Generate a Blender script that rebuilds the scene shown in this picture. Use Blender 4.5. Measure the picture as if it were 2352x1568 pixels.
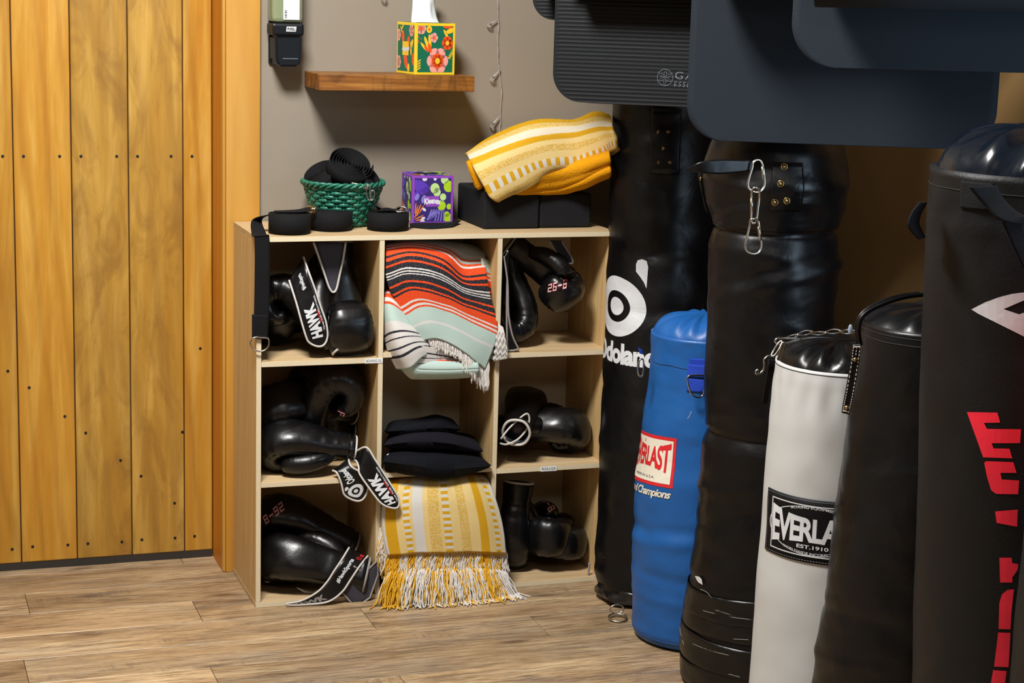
import bpy, bmesh, math, random
from mathutils import Vector, Matrix, noise
from mathutils.bvhtree import BVHTree
random.seed(7)
PI = math.pi
V = Vector
for o in list(bpy.data.objects): bpy.data.objects.remove(o)
COL = bpy.context.scene.collection
SC = bpy.context.scene

# ------------------------------------------------------------------ camera
CAM = V((-0.86584, -4.34565, 1.50700))
CR = V((0.94592364, -0.32319013, 0.02786763)); CU = V((0.03389523, 0.18391123, 0.98235827)); CF = V((0.32261366, 0.92829133, -0.18492059))
FPX = 4310.5
def ray(px, py): return CF + CR*((px-1176)/FPX) - CU*((py-784)/FPX)
def at(px, py, Y): d = ray(px, py); return CAM + d*((Y-CAM.y)/d.y)
def atz(px, py, Z): d = ray(px, py); return CAM + d*((Z-CAM.z)/d.z)
cd = bpy.data.cameras.new('camera'); cam = bpy.data.objects.new('camera', cd); COL.objects.link(cam)
cd.sensor_width = 36; cd.lens = FPX/2352*36; cd.clip_start = .05
cam.matrix_world = Matrix(((CR.x, CU.x, -CF.x, CAM.x), (CR.y, CU.y, -CF.y, CAM.y), (CR.z, CU.z, -CF.z, CAM.z), (0, 0, 0, 1)))
SC.camera = cam

# ------------------------------------------------------------------ light
def srgb(h):
    h = h.lstrip('#'); c = [int(h[i:i+2], 16)/255 for i in (0, 2, 4)]
    return tuple(x/12.92 if x <= .04045 else ((x+.055)/1.055)**2.4 for x in c)
w = bpy.data.worlds.new('world'); SC.world = w; w.use_nodes = True
w.node_tree.nodes['Background'].inputs[0].default_value = (1.0, .60, .32, 1); w.node_tree.nodes['Background'].inputs[1].default_value = .055
def area(name, loc, tgt, sx, sy, power, col):
    l = bpy.data.lights.new(name, 'AREA'); l.shape = 'RECTANGLE'; l.size = sx; l.size_y = sy; l.energy = power; l.color = col
    o = bpy.data.objects.new(name, l); COL.objects.link(o); o.location = loc
    o.rotation_euler = (V(tgt)-V(loc)).to_track_quat('-Z', 'Y').to_euler(); return o
area('ceiling_panel_light', (-.42, -1.25, 2.74), (-.35, -1.0, 0), .55, .55, 84, (1, .975, .94))
area('ceiling_panel_light', (-.6, -4.3, 2.74), (-.3, -3.4, 0), 1.2, .6, 9, (1, .95, .88))
area('window_light', (1.66, -2.75, 1.0), (.9, -.7, .75), .9, 1.9, 34, (.60, .80, 1))
SC.view_settings.view_transform = 'Standard'; SC.view_settings.look = 'None'
SC.view_settings.exposure = 0.58; SC.view_settings.gamma = 1; SC.view_settings.use_curve_mapping = False

# ------------------------------------------------------------------ materials
class NT:
    def __init__(s, name):
        s.m = bpy.data.materials.new(name); s.m.use_nodes = True; s.t = s.m.node_tree; s.b = s.t.nodes['Principled BSDF']
    def n(s, ty, **k):
        x = s.t.nodes.new(ty)
        for a, v in k.items(): setattr(x, a, v)
        return x
    def l(s, a, b): s.t.links.new(a, b)
    def coord(s, kind='Object', scale=(1, 1, 1), rnd=False):
        tc = s.n('ShaderNodeTexCoord'); mp = s.n('ShaderNodeMapping'); mp.inputs['Scale'].default_value = scale
        s.l(tc.outputs[kind], mp.inputs[0])
        if rnd:
            oi = s.n('ShaderNodeObjectInfo'); mu = s.n('ShaderNodeMath', operation='MULTIPLY'); mu.inputs[1].default_value = 37.
            s.l(oi.outputs['Random'], mu.inputs[0]); s.l(mu.outputs[0], mp.inputs['Location']); s.oi = oi
        return mp.outputs[0]
    def noise(s, vec, sc, det=3, rough=.5, dist=0):
        x = s.n('ShaderNodeTexNoise'); x.inputs['Scale'].default_value = sc; x.inputs['Detail'].default_value = det
        x.inputs['Roughness'].default_value = rough; x.inputs['Distortion'].default_value = dist; s.l(vec, x.inputs['Vector']); return x.outputs[0]
    def ramp(s, fac, stops, const=False):
        r = s.n('ShaderNodeValToRGB'); e = r.color_ramp.elements
        if const: r.color_ramp.interpolation = 'CONSTANT'
        while len(e) > 1: e.remove(e[-1])
        for i, (p, c) in enumerate(stops):
            x = e[0] if i == 0 else e.new(p)
            x.position = p; x.color = (*(srgb(c) if isinstance(c, str) else c), 1)
        s.l(fac, r.inputs[0]); return r.outputs[0]
    def mix(s, fac, a, b, mode='MIX'):
        x = s.n('ShaderNodeMix', data_type='RGBA', blend_type=mode)
        for i, v in ((0, fac), (6, a), (7, b)):
            if isinstance(v, (int, float)): x.inputs[i].default_value = v
            elif isinstance(v, (str, tuple)): x.inputs[i].default_value = (*(srgb(v) if isinstance(v, str) else v), 1)
            else: s.l(v, x.inputs[i])
        return x.outputs[2]
    def math(s, op, a, b=None):
        x = s.n('ShaderNodeMath', operation=op)
        for i, v in ((0, a), (1, b)):
            if v is None: continue
            if isinstance(v, (int, float)): x.inputs[i].default_value = v
            else: s.l(v, x.inputs[i])
        return x.outputs[0]
    def bump(s, h, st, dist=.002):
        b = s.n('ShaderNodeBump'); b.inputs['Strength'].default_value = st; b.inputs['Distance'].default_value = dist
        s.l(h, b.inputs['Height']); s.l(b.outputs[0], s.b.inputs['Normal'])
    def fin(s, col=None, rough=.5, metal=0, spec=.5, **k):
        if col is not None:
            if isinstance(col, (str, tuple)): s.b.inputs['Base Color'].default_value = (*(srgb(col) if isinstance(col, str) else col), 1)
            else: s.l(col, s.b.inputs['Base Color'])
        if isinstance(rough, (int, float)): s.b.inputs['Roughness'].default_value = rough
        else: s.l(rough, s.b.inputs['Roughness'])
        s.b.inputs['Metallic'].default_value = metal; s.b.inputs['Specular IOR Level'].default_value = spec
        for a, v in k.items(): s.b.inputs[a.replace('_', ' ')].default_value = v
        return s.m
_pl = {}
def plain(name, col, rough=.5, metal=0, spec=.5, bump=None):
    """bump = (noise scale, strength)"""
    key = name
    if key in _pl: return _pl[key]
    t = NT(name); c = col
    v = t.coord()
    n = t.noise(v, 60 if not bump else bump[0], 3)
    a = srgb(col); dk = tuple(x*.86 for x in a)
    c = t.mix(n, dk, a)
    if bump: t.bump(n, bump[1])
    _pl[key] = t.fin(c, rough, metal, spec); return _pl[key]
def leather(name, col, rough=.38, sc=90, st=.25, spec=.5, creases=.3, coat=0):
    t = NT(name); v = t.coord(); n = t.noise(v, sc, 4, .6); n2 = t.noise(v, 9, 3, .55, .6)
    r = t.ramp(n2, [(.3, (rough-.08,)*3), (.7, (rough+.12,)*3)])
    h = t.math('ADD', t.math('MULTIPLY', n, .25*st/.25), t.math('MULTIPLY', n2, 4*creases))
    t.bump(h, .35, .004)
    c = t.mix(n2, tuple(x*.8 for x in srgb(col)), srgb(col))
    return t.fin(c, r, 0, spec)
M = {}
M['leather'] = leather('black_glove_leather', '#0a0a0c', .30, 120, .2, .45, .3)
M['vinyl'] = leather('black_bag_vinyl', '#0b0b0d', .34, 70, .2, .28, .7)
M['canvas_black'] = leather('black_coated_canvas', '#101113', .48, 260, .5, .25, .25)
M['shiny'] = leather('glossy_dark_vinyl', '#07101b', .2, 40, .1, .45, 1.1)
M['blue_vinyl'] = leather('blue_bag_vinyl', '#16589e', .42, 90, .2, .4, .5)
M['gloss_tape'] = leather('black_duct_tape', '#100f0e', .3, 30, .2, .35, .9)
t = NT('white_bag_canvas'); v = t.coord(); wv = t.n('ShaderNodeTexNoise'); n = t.noise(v, 7, 3)
ch = t.n('ShaderNodeTexChecker'); t.l(t.coord('Object', (450, 450, 450)), ch.inputs[0]); ch.inputs['Scale'].default_value = 1
t.bump(ch.outputs[1], .12, .001); M['canvas_white'] = t.fin(t.mix(n, '#aaaba9', '#bfc0c0'), .6, 0, .35)
M['web'] = plain('black_webbing', '#101012', .85, 0, .2, (400, .5)); M['webblue'] = plain('blue_webbing', '#1a3fae', .7, 0, .3, (400, .5))
M['foam'] = plain('black_foam', '#15161a', .8, 0, .25, (300, .3)); M['neo'] = plain('black_neoprene', '#0c0e14', .85, 0, .15, (250, .3))
M['neo2'] = plain('charcoal_knit', '#1a1920', .95, 0, .1, (350, .5))
M['lining'] = plain('grey_glove_lining', '#3c3b44', .75, 0, .3, (200, .3)); M['piping'] = plain('white_piping', '#c9c5bf', .6, 0, .3)
M['piping2'] = plain('grey_piping', '#8e8a86', .6)
M['steel'] = plain('steel', '#c9c5bd', .25, 1); M['brass'] = plain('aged_brass', '#b39a66', .3, 1)
M['white'] = plain('white_print', '#cfd2d6', .5); M['red'] = plain('red_print', '#d01f28', .5); M['redn'] = plain('neon_red_print', '#f01f3c', .55)
M['cream'] = plain('cream_print', '#e2dccb', .5); M['grey'] = plain('grey_print', '#5f6872', .6); M['navy'] = plain('navy_patch', '#08080c', .6, 0, .2)
M['ink'] = plain('dark_ink', '#3a3d48', .6); M['paper'] = plain('white_paper', '#e9ecee', .7); M['black'] = plain('matte_black', '#0a0a0b', .7)
M['plastic'] = plain('dark_plastic', '#0c1015', .4, 0, .3)
t = NT('wall_paint'); v = t.coord(); t.bump(t.noise(v, 180, 2), .06, .001)
M['wall'] = t.fin(t.mix(t.noise(v, 3, 2), '#887f72', '#8f8678'), .75, 0, .2)
M['wall_warm_lit'] = plain('wall_paint_warm_light', '#80653f', .75, 0, .2, (180, .06)); M['ceil'] = plain('ceiling_paint', '#b9b2a8', .9)  # right wall: brown cast of warm light is put into its colour
def wood(name, c1, c2, c3, axis='Z', sc=1., rough=.45, dark='#5b3a1c', blot=0., spec=.4):
    t = NT(name); s = [9*sc, 9*sc, 9*sc]; s['XYZ'.index(axis)] = .75*sc
    v = t.coord('Object', tuple(s), True)
    n1 = t.noise(v, 1.2, 4, .6, 1.6); n2 = t.noise(v, 6, 5, .65, .4); n3 = t.noise(v, 22, 2, .6)
    w_ = t.n('ShaderNodeTexWave', wave_type='RINGS', rings_direction='SPHERICAL'); w_.inputs['Scale'].default_value = .9; w_.inputs['Distortion'].default_value = 9; w_.inputs['Detail'].default_value = 3; w_.inputs['Detail Scale'].default_value = .7
    t.l(v, w_.inputs[0])
    c = t.ramp(n1, [(.3, c1), (.5, c2), (.68, c3)])
    c = t.mix(t.math('MULTIPLY', t.math('POWER', w_.outputs[1], 4), .32), c, dark)
    c = t.mix(t.math('MULTIPLY', t.math('SUBTRACT', 1., t.ramp(n2, [(.35, (0, 0, 0)), (.55, (1, 1, 1))])), .22), c, dark)
    if blot:
        vb = t.coord('Object', (6, 6, 2.2), True); nb = t.noise(vb, 2.0, 5, .65, 1.2)
        c = t.mix(t.math('MULTIPLY', t.ramp(nb, [(.48, (0, 0, 0)), (.66, (1, 1, 1))]), blot), c, dark)
    hsv = t.n('ShaderNodeHueSaturation'); t.l(c, hsv.inputs['Color'])
    t.l(t.math('ADD', .90, t.math('MULTIPLY', t.oi.outputs['Random'], .2)), hsv.inputs['Value'])
    t.bump(t.math('ADD', n2, n3), .12, .001)
    return t.fin(hsv.outputs[0], rough, 0, spec)
M['door'] = wood('stained_pine', '#ab7420', '#b5842e', '#c49b49', 'Z', 1.15, .42, '#8a5818', .12)
M['door_dark'] = wood('blotchy_stained_pine', '#a87a2a', '#b18838', '#c79f4e', 'Z', 1.15, .42, '#7e5826', .55)
M['casing'] = wood('golden_pine', '#b07c2c', '#b78638', '#bf9248', 'Z', .6, .4, '#ab722a')
M['jamb'] = wood('amber_pine', '#c47a16', '#ca811a', '#d08920', 'Z', .6, .5, '#b56a10')
M['oak'] = wood('pale_oak_laminate', '#bd9c67', '#c6a673', '#cbb081', 'Z', 1.6, .5, '#a5855a', 0, .35)
M['oakx'] = wood('pale_oak_laminate_flat', '#bda178', '#c5aa82', '#cdb48d', 'X', 1.6, .5, '#a88b62', 0, .35)
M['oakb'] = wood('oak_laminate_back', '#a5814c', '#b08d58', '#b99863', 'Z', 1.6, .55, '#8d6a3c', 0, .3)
M['edge'] = plain('laminate_edge_band', '#dccfb0', .5, 0, .4, (120, .05))
M['shelfw'] = wood('rustic_brown_wood', '#7a4a18', '#8e5a20', '#a06d2e', 'X', 3.2, .45, '#2c1606', .75)
# plank floor
t = NT('weathered_oak_vinyl'); v = t.coord('Object', (1.5, 15, 1), True)
n1 = t.noise(t.coord('Object', (1.0, 7, 1), True), 1.3, 8, .66, 1.2); n2 = t.noise(t.coord('Object', (3, 60, 1), True), 2.2, 5, .7, .5); n3 = t.noise(t.coord('Object', (.8, 4, 1), True), 3, 4, .6, .6)
c = t.ramp(n1, [(.32, '#6d5641'), (.43, '#937858'), (.53, '#ab8f6c'), (.66, '#c2a984')])
c = t.mix(t.math('MULTIPLY', t.ramp(n3, [(.5, (0, 0, 0)), (.68, (1, 1, 1))]), .5), c, '#857d72')
c = t.mix(t.math('MULTIPLY', t.ramp(n2, [(.38, (1, 1, 1)), (.5, (0, 0, 0))]), .62), c, '#594736')
n5 = t.noise(t.coord('Object', (7, 110, 1), True), 2.0, 6, .75, .8); n6 = t.noise(t.coord('Object', (1.2, 12, 1), True), 2.2, 3, .6, 1.0)
c = t.mix(t.math('MULTIPLY', t.math('MULTIPLY', t.ramp(n5, [(.40, (1, 1, 1)), (.5, (0, 0, 0))]), t.ramp(n6, [(.42, (0, 0, 0)), (.6, (1, 1, 1))])), .7), c, '#4a3a2b')
c = t.mix(t.math('MULTIPLY', t.ramp(n5, [(.52, (0, 0, 0)), (.62, (1, 1, 1))]), .28), c, '#e0cda8')
vk = t.n('ShaderNodeTexVoronoi'); vk.inputs['Scale'].default_value = 1; t.l(t.coord('Object', (2.3, 8, 1), True), vk.inputs[0])
c = t.mix(t.math('MULTIPLY', t.ramp(vk.outputs[0], [(.03, (1, 1, 1)), (.13, (0, 0, 0))]), .75), c, '#4c3828')
saw = t.noise(t.coord('Object', (34, 5, 1), True), 1.6, 5, .75, .8); sm = t.noise(t.coord('Object', (1.3, 6, 1), True), 1.7, 2)
c = t.mix(t.math('MULTIPLY', t.math('MULTIPLY', t.ramp(saw, [(.52, (0, 0, 0)), (.6, (1, 1, 1))]), t.ramp(sm, [(.60, (0, 0, 0)), (.70, (1, 1, 1))])), .55), c, '#5d5348')
hsv = t.n('ShaderNodeHueSaturation'); t.l(c, hsv.inputs['Color']); t.l(t.math('ADD', .80, t.math('MULTIPLY', t.oi.outputs['Random'], .34)), hsv.inputs['Value'])
t.bump(t.math('ADD', n2, n1), .15, .001); M['floor'] = t.fin(hsv.outputs[0], .42, 0, .45)
M['seam'] = plain('dark_seam', '#3b2c1f', .9)
M['mat'] = plain('dark_foam_mat', '#171e26', .8, 0, .25, (300, .2)); M['mat_ribbed'] = plain('ribbed_foam_mat', '#0b0f13', .6, 0, .25, (300, .15))
M['matedge'] = plain('foam_mat_edge', '#4a4a4c', .9)
t = NT('green_wicker'); v = t.coord('Object', (30, 30, 90)); M['wicker'] = t.fin(t.mix(t.noise(v, 2, 3), '#0d4f3e', '#2a7d66'), .38, 0, .5)
t = NT('clear_plastic'); M['clear'] = t.fin('#e6efe0', .08, 0, .5, Transmission_Weight=.85, IOR=1.3)
t = NT('green_gel'); M['gel'] = t.fin('#a9b66a', .15, 0, .5, Transmission_Weight=.35, IOR=1.33)
t = NT('bulb_glass'); M['bulb'] = t.fin('#ffffff', .04, 0, .6, Transmission_Weight=.95, IOR=1.3)
t = NT('clear_wire'); M['wire'] = t.fin('#d8d4d0', .25, 0, .5, Transmission_Weight=.5)
t = NT('tissue'); M['tissue'] = t.fin('#eef3f7', .9, 0, .1, Subsurface_Weight=.1)

def cloth_mat(name, stops, dash=None, knit=(), base=None, thread=260., dashn=40., along=(1., 0)):
    """stops: constant colour ramp over U; dash: [(u0,u1)] bands that alternate with white along V; knit: [(u0,u1)] bands of coarse braid"""
    t = NT(name); tc = t.n('ShaderNodeTexCoord'); sp = t.n('ShaderNodeSeparateXYZ'); t.l(tc.outputs['UV'], sp.inputs[0])
    nz = t.noise(tc.outputs['UV'], 60, 2); U = t.math('ADD', sp.outputs[0], t.math('MULTIPLY', t.math('SUBTRACT', nz, .5), .010)); W_ = sp.outputs[1]
    c = t.ramp(U, stops, True)
    def band(lst, hi=(1, 1, 1)):
        st = [(0, (0, 0, 0))]
        for a, b in lst: st += [(a, hi), (b, (0, 0, 0))]
        return t.ramp(U, st, True)
    if dash:
        m = t.math('MULTIPLY', band(dash), t.math('GREATER_THAN', t.math('FRACT', t.math('MULTIPLY', W_, dashn)), .5))
        c = t.mix(m, c, '#d9d4ca')
    h = t.math('MULTIPLY', t.math('SINE', t.math('MULTIPLY', U, thread*6.28)), t.math('SINE', t.math('MULTIPLY', W_, thread*6.28)))
    if knit:
        kb = band(knit)
        vo = t.n('ShaderNodeTexVoronoi'); mp = t.n('ShaderNodeMapping'); mp.inputs['Scale'].default_value = (115, 80, 1); t.l(tc.outputs['UV'], mp.inputs[0]); t.l(mp.outputs[0], vo.inputs[0]); vo.inputs['Scale'].default_value = 1
        c = t.mix(t.math('MULTIPLY', t.math('MULTIPLY', kb, .8), t.math('GREATER_THAN', vo.outputs[0], .48)), c, '#d0a030')
        h = t.math('ADD', h, t.math('MULTIPLY', t.math('MULTIPLY', kb, vo.outputs[0]), 3.))
    sh = t.noise(tc.outputs['UV'], 300, 2, .7)
    c = t.mix(t.math('MULTIPLY', sh, .25), c, '#ffffff', 'OVERLAY')
    sk = t.noise(tc.outputs['UV'], 190, 2, .6)
    c = t.mix(t.math('MULTIPLY', t.ramp(sk, [(.60, (0, 0, 0)), (.70, (1, 1, 1))]), .55), c, '#e6e0d6'); c = t.mix(t.math('MULTIPLY', t.ramp(sk, [(.30, (1, 1, 1)), (.38, (0, 0, 0))]), .3), c, '#3a3026')
    t.bump(t.math('ADD', h, t.math('MULTIPLY', sh, 2)), .5, .0018)
    return t.fin(c, .95, 0, .1)
CR_, MU_, WH_ = '#e6c684', '#d59d12', '#d5d2cb'
M['throw'] = cloth_mat('yellow_striped_cotton', [(0, WH_), (.02, MU_), (.12, CR_), (.18, MU_), (.235, CR_), (.26, WH_), (.345, CR_), (.385, CR_), (.465, CR_), (.49, MU_), (.55, CR_), (.62, CR_), (.68, CR_), (.765, MU_), (.835, CR_), (.895, MU_), (.945, CR_), (.965, WH_)],
    [(.18, .235), (.49, .55), (.895, .945)], [(.385, .465), (.615, .685)], dashn=11)
M['throw2'] = cloth_mat('yellow_striped_throw', [(0, MU_), (.03, CR_), (.12, '#ded2b6'), (.2, MU_), (.285, CR_), (.36, CR_), (.46, CR_), (.57, MU_), (.70, CR_), (.78, CR_)],
    [(.57, .70)], [(.04, .11), (.37, .46), (.78, .999)], dashn=20)
M['mustard'] = plain('mustard_cotton', '#d79413', .95, 0, .1, (250, 1.0))
M['fr_w'] = plain('white_yarn', '#d9d4ce', .95, 0, .1); M['fr_y'] = plain('yellow_yarn', '#d9a52c', .95, 0, .1)
OR, MI, BK, WS = '#e8481a', '#b5cfc4', '#23242c', '#ddd8d2'
seq = [(0, MI), (.10, WS), (.115, MI), (.135, OR), (.15, MI), (.17, OR), (.19, WS), (.205, OR), (.265, BK), (.285, OR), (.305, BK), (.335, OR), (.35, BK), (.39, WS), (.40, BK), (.412, WS), (.422, BK), (.434, WS), (.444, BK), (.49, OR), (.505, BK), (.545, OR), (.56, BK), (.575, OR), (.645, WS), (.662, OR), (.68, WS), (.70, OR), (.715, MI), (.83, WS), (.85, MI)]
M['serape'] = cloth_mat('striped_serape_cotton', seq, thread=180)
M['serape2'] = cloth_mat('striped_serape_cotton_end', [(0, OR), (.10, WS), (.13, OR), (.17, WS), (.2, OR), (.22, MI), (.36, WS), (.46, BK), (.48, WS), (.52, BK), (.535, WS), (.60, BK), (.615, WS), (.66, BK), (.68, WS), (.78, MI), (.86, WS)], thread=180)

# ------------------------------------------------------------------ mesh helpers
def link(name, me, mat=None, parent=None, smooth=False, loc=None):
    o = bpy.data.objects.new(name, me); COL.objects.link(o)
    if mat is not None:
        for m in (mat if isinstance(mat, (list, tuple)) else [mat]): me.materials.append(m)
    if smooth:
        for p in me.polygons: p.use_smooth = True
    if parent is not None:
        o.parent = parent; o.matrix_parent_inverse = world(parent).inverted()
    return o
def world(o):
    m = o.matrix_parent_inverse @ o.matrix_basis if o.parent else o.matrix_basis.copy()
    return world(o.parent) @ m if o.parent else m
def pyd(name, vs, fs, mat=None, parent=None, smooth=False, uvs=None, mi=None):
    me = bpy.data.meshes.new(name); me.from_pydata([tuple(v) for v in vs], [], fs)
    if uvs:
        l = me.uv_layers.new(name='UVMap')
        for lp in me.loops: l.data[lp.index].uv = uvs[lp.vertex_index]
    o = link(name, me, mat, parent, smooth)
    if mi:
        for p, k in zip(me.polygons, mi): p.material_index = k
    return o
def bmo(name, bm, mat=None, parent=None, smooth=False):
    me = bpy.data.meshes.new(name); bmesh.ops.recalc_face_normals(bm, faces=bm.faces); bm.to_mesh(me); bm.free(); return link(name, me, mat, parent, smooth)
def thing(name, label, cat, loc=(0, 0, 0), group=None):
    o = bpy.data.objects.new(name, None); o.empty_display_size = .05; COL.objects.link(o); o.location = loc
    o['label'] = label; o['category'] = cat
    if group: o['group'] = group
    return o
def struct(o): o['kind'] = 'structure'; return o
def bx(bm, x0, x1, y0, y1, z0, z1, bev=0, mtx=None, seg=2):
    r = bmesh.ops.create_cube(bm, size=1)
    vs = r['verts']
    for v in vs: v.co = V(((x0+x1)/2+v.co.x*(x1-x0), (y0+y1)/2+v.co.y*(y1-y0), (z0+z1)/2+v.co.z*(z1-z0)))
    if bev:
        es = list({e for v in vs for e in v.link_edges}); r2 = bmesh.ops.bevel(bm, geom=es, offset=bev, segments=seg, affect='EDGES', profile=.5)
        vs = list({v for f in r2['faces'] for v in f.verts} | {v for v in vs if v.is_valid})
    if mtx is not None:
        for v in vs: v.co = mtx @ v.co
def box(name, x0, x1, y0, y1, z0, z1, mat, parent=None, bev=0, mtx=None, seg=2):
    bm = bmesh.new(); bx(bm, x0, x1, y0, y1, z0, z1, bev, mtx, seg); return bmo(name, bm, mat, parent)
def cr(pts, n, closed=False):
    """catmull-rom resample of vectors / tuples"""
    P = [V(p) for p in pts]; m = len(P); out = []
    segs = m if closed else m-1
    for k in range(n):
        u = k/(n if closed else n-1)*segs; i = min(int(u), segs-1); f = u-i
        g = (lambda j: P[j % m]) if closed else (lambda j: P[max(0, min(m-1, j))])
        a, b, c, d = g(i-1), g(i), g(i+1), g(i+2)
        if not closed:
            if i == 0: a = b*2-c
            if i == m-2: d = c*2-b
        out.append(.5*((2*b)+(c-a)*f+(2*a-5*b+4*c-d)*f*f+(3*b-a-3*c+d)*f**3))
    return out
def crs(vals, n): return [p[0] for p in cr([(v, 0, 0) for v in vals], n)]
def tube_geo(pts, r, seg=8, closed=False, caps=True):
    P = [V(p) for p in pts]; n = len(P); R = r if isinstance(r, (list, tuple)) else [r]*n
    vs, fs = [], []; prev = None
    for i in range(n):
        if closed: t = P[(i+1) % n]-P[i-1]
        else: t = P[min(i+1, n-1)]-P[max(i-1, 0)]
        t = t.normalized() if t.length > 1e-9 else V((0, 0, 1))
        if prev is None:
            a = V((0, 0, 1)) if abs(t.z) < .9 else V((1, 0, 0)); nrm = (a-t*a.dot(t)).normalized()
        else: nrm = (prev-t*prev.dot(t)); nrm = nrm.normalized() if nrm.length > 1e-6 else t.orthogonal().normalized()
        prev = nrm; b = t.cross(nrm)
        for k in range(seg):
            a = 2*PI*k/seg; vs.append(P[i]+(nrm*math.cos(a)+b*math.sin(a))*R[i])
    m = n if closed else n-1
    for i in range(m):
        for k in range(seg):
            a = i*seg+k; b_ = i*seg+(k+1) % seg; c = ((i+1) % n)*seg+(k+1) % seg; d = ((i+1) % n)*seg+k; fs.append((a, b_, c, d))
    if caps and not closed: fs.append(tuple(range(seg-1, -1, -1))); fs.append(tuple(range((n-1)*seg, n*seg)))
    return vs, fs
def tube(name, pts, r, mat, parent=None, seg=8, closed=False, n=None):
    if n: pts = cr(pts, n, closed)
    vs, fs = tube_geo(pts, r, seg, closed); return pyd(name, vs, fs, mat, parent, True)
def merge(geos):
    vs, fs = [], []
    for v, f in geos:
        k = len(vs); vs += list(v); fs += [tuple(i+k for i in q) for q in f]
    return vs, fs
def surf(name, fn, nu, nv, th, mat, parent=None, uvf=None, smooth=True, e=1e-3):
    """slab: fn(u,v)->point, thickened by th backwards along its normal"""
    A, B, uv = [], [], []
    for j in range(nv+1):
        for i in range(nu+1):
            u, v = i/nu, j/nv; p = fn(u, v)
            du = fn(min(1, u+e), v)-fn(max(0, u-e), v); dv = fn(u, min(1, v+e))-fn(u, max(0, v-e)); nn = du.cross(dv)
            nn = nn.normalized() if nn.length > 1e-12 else V((0, -1, 0))
            A.append(p); B.append(p+nn*th); uv.append(uvf(u, v) if uvf else (u, v))
    k = len(A); w_ = nu+1; fs = []
    for j in range(nv):
        for i in range(nu):
            a = j*w_+i; fs.append((a, a+1, a+w_+1, a+w_)[::-1]); fs.append((k+a, k+a+1, k+a+w_+1, k+a+w_))
    for j in range(nv):
        for a in (j*w_, j*w_+nu): fs.append((a, a+w_, k+a+w_, k+a))
    for i in range(nu):
        for a in (i, nv*w_+i): fs.append((a, a+1, k+a+1, k+a))
    o = pyd(name, A+B, fs, mat, parent, smooth, uv+uv)
    bm = bmesh.new(); bm.from_mesh(o.data); bmesh.ops.recalc_face_normals(bm, faces=bm.faces); bm.to_mesh(o.data); bm.free(); return o
def gridfn(rows):
    """bicubic interpolation of rows of 3D points (all the same length): fn(u across, v down)"""
    R = [[V(p) for p in r] for r in rows]
    def c1(P, u):
        m = len(P); x = u*(m-1); i = min(int(x), m-2); f = x-i
        b, c = P[i], P[i+1]; a = P[i-1] if i > 0 else b*2-c; d = P[i+2] if i < m-2 else c*2-b
        return .5*((2*b)+(c-a)*f+(2*a-5*b+4*c-d)*f*f+(3*b-a-3*c+d)*f**3)
    return lambda u, v: c1([c1(r, u) for r in R], v)
def pxgrid(rows): return gridfn([[at(*p) for p in r] for r in rows])
def nz(p, s=1.): return noise.noise(V(p)*s)

# text and flat prints laid on real surfaces
_tc = {}
def text_geo(s, bold=0., shear=0, sp=1.):
    key = (s, bold, shear, sp)
    if key in _tc: return _tc[key]
    cu = bpy.data.curves.new('t', 'FONT'); cu.body = s; cu.offset = bold; cu.shear = shear; cu.space_character = sp; cu.resolution_u = 4
    ob = bpy.data.objects.new('t', cu); COL.objects.link(ob); bpy.context.view_layer.update()
    me = bpy.data.meshes.new_from_object(ob.evaluated_get(bpy.context.evaluated_depsgraph_get()))
    vs = [v.co.copy() for v in me.vertices]; fs = [tuple(p.vertices) for p in me.polygons]
    bpy.data.objects.remove(ob); bpy.data.curves.remove(cu); bpy.data.meshes.remove(me)
    x0 = min(v.x for v in vs); x1 = max(v.x for v in vs); y0 = min(v.y for v in vs); y1 = max(v.y for v in vs)
    vs = [V(((v.x-x0)/(x1-x0), (v.y-y0)/(y1-y0), 0)) for v in vs]
    _tc[key] = (vs, fs); return _tc[key]
def subdivide(vs, fs, nx, ny):
    bm = bmesh.new(); bv = [bm.verts.new(v) for v in vs]
    for f in fs:
        try: bm.faces.new([bv[i] for i in f])
        except ValueError: pass
    xs = [v.co.x for v in bm.verts]; ys = [v.co.y for v in bm.verts]
    for k in range(1, nx):
        x = min(xs)+(max(xs)-min(xs))*k/nx; bmesh.ops.bisect_plane(bm, geom=bm.verts[:]+bm.edges[:]+bm.faces[:], plane_co=(x, 0, 0), plane_no=(1, 0, 0))
    for k in range(1, ny):
        y = min(ys)+(max(ys)-min(ys))*k/ny; bmesh.ops.bisect_plane(bm, geom=bm.verts[:]+bm.edges[:]+bm.faces[:], plane_co=(0, y, 0), plane_no=(0, 1, 0))
    bm.verts.ensure_lookup_table(); bm.verts.index_update()
    out = ([v.co.copy() for v in bm.verts], [tuple(v.index for v in f.verts) for f in bm.faces]); bm.free(); return out
PR = ('printed_leaf', 'printed_dots', 'printed_flower', 'printed_stripes')
def lay(name, geo, fn, mat, parent, nx=6, ny=3):
    """map flat geometry through fn(x,y)->3D point (or None) onto a surface"""
    vs, fs = subdivide(*geo, nx, ny); P = [fn(v.x, v.y) for v in vs]
    fs = [f for f in fs if all(P[i] is not None for i in f)]
    P = [p if p is not None else V((0, 0, 0)) for p in P]
    used = sorted({i for f in fs for i in f}); ix = {k: j for j, k in enumerate(used)}
    if not used: print('EMPTY LAY', name); return None
    o = pyd(name, [P[i] for i in used], [tuple(ix[i] for i in f) for f in fs], mat, parent)
    if name in PR: o['kind'] = 'stuff'
    return o
def bvh(objs):
    vs, fs = [], []
    for o in objs:
        k = len(vs); m = world(o); vs += [m @ v.co for v in o.data.vertices]; fs += [tuple(i+k for i in p.vertices) for p in o.data.polygons]
    return BVHTree.FromPolygons(vs, fs)
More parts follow.
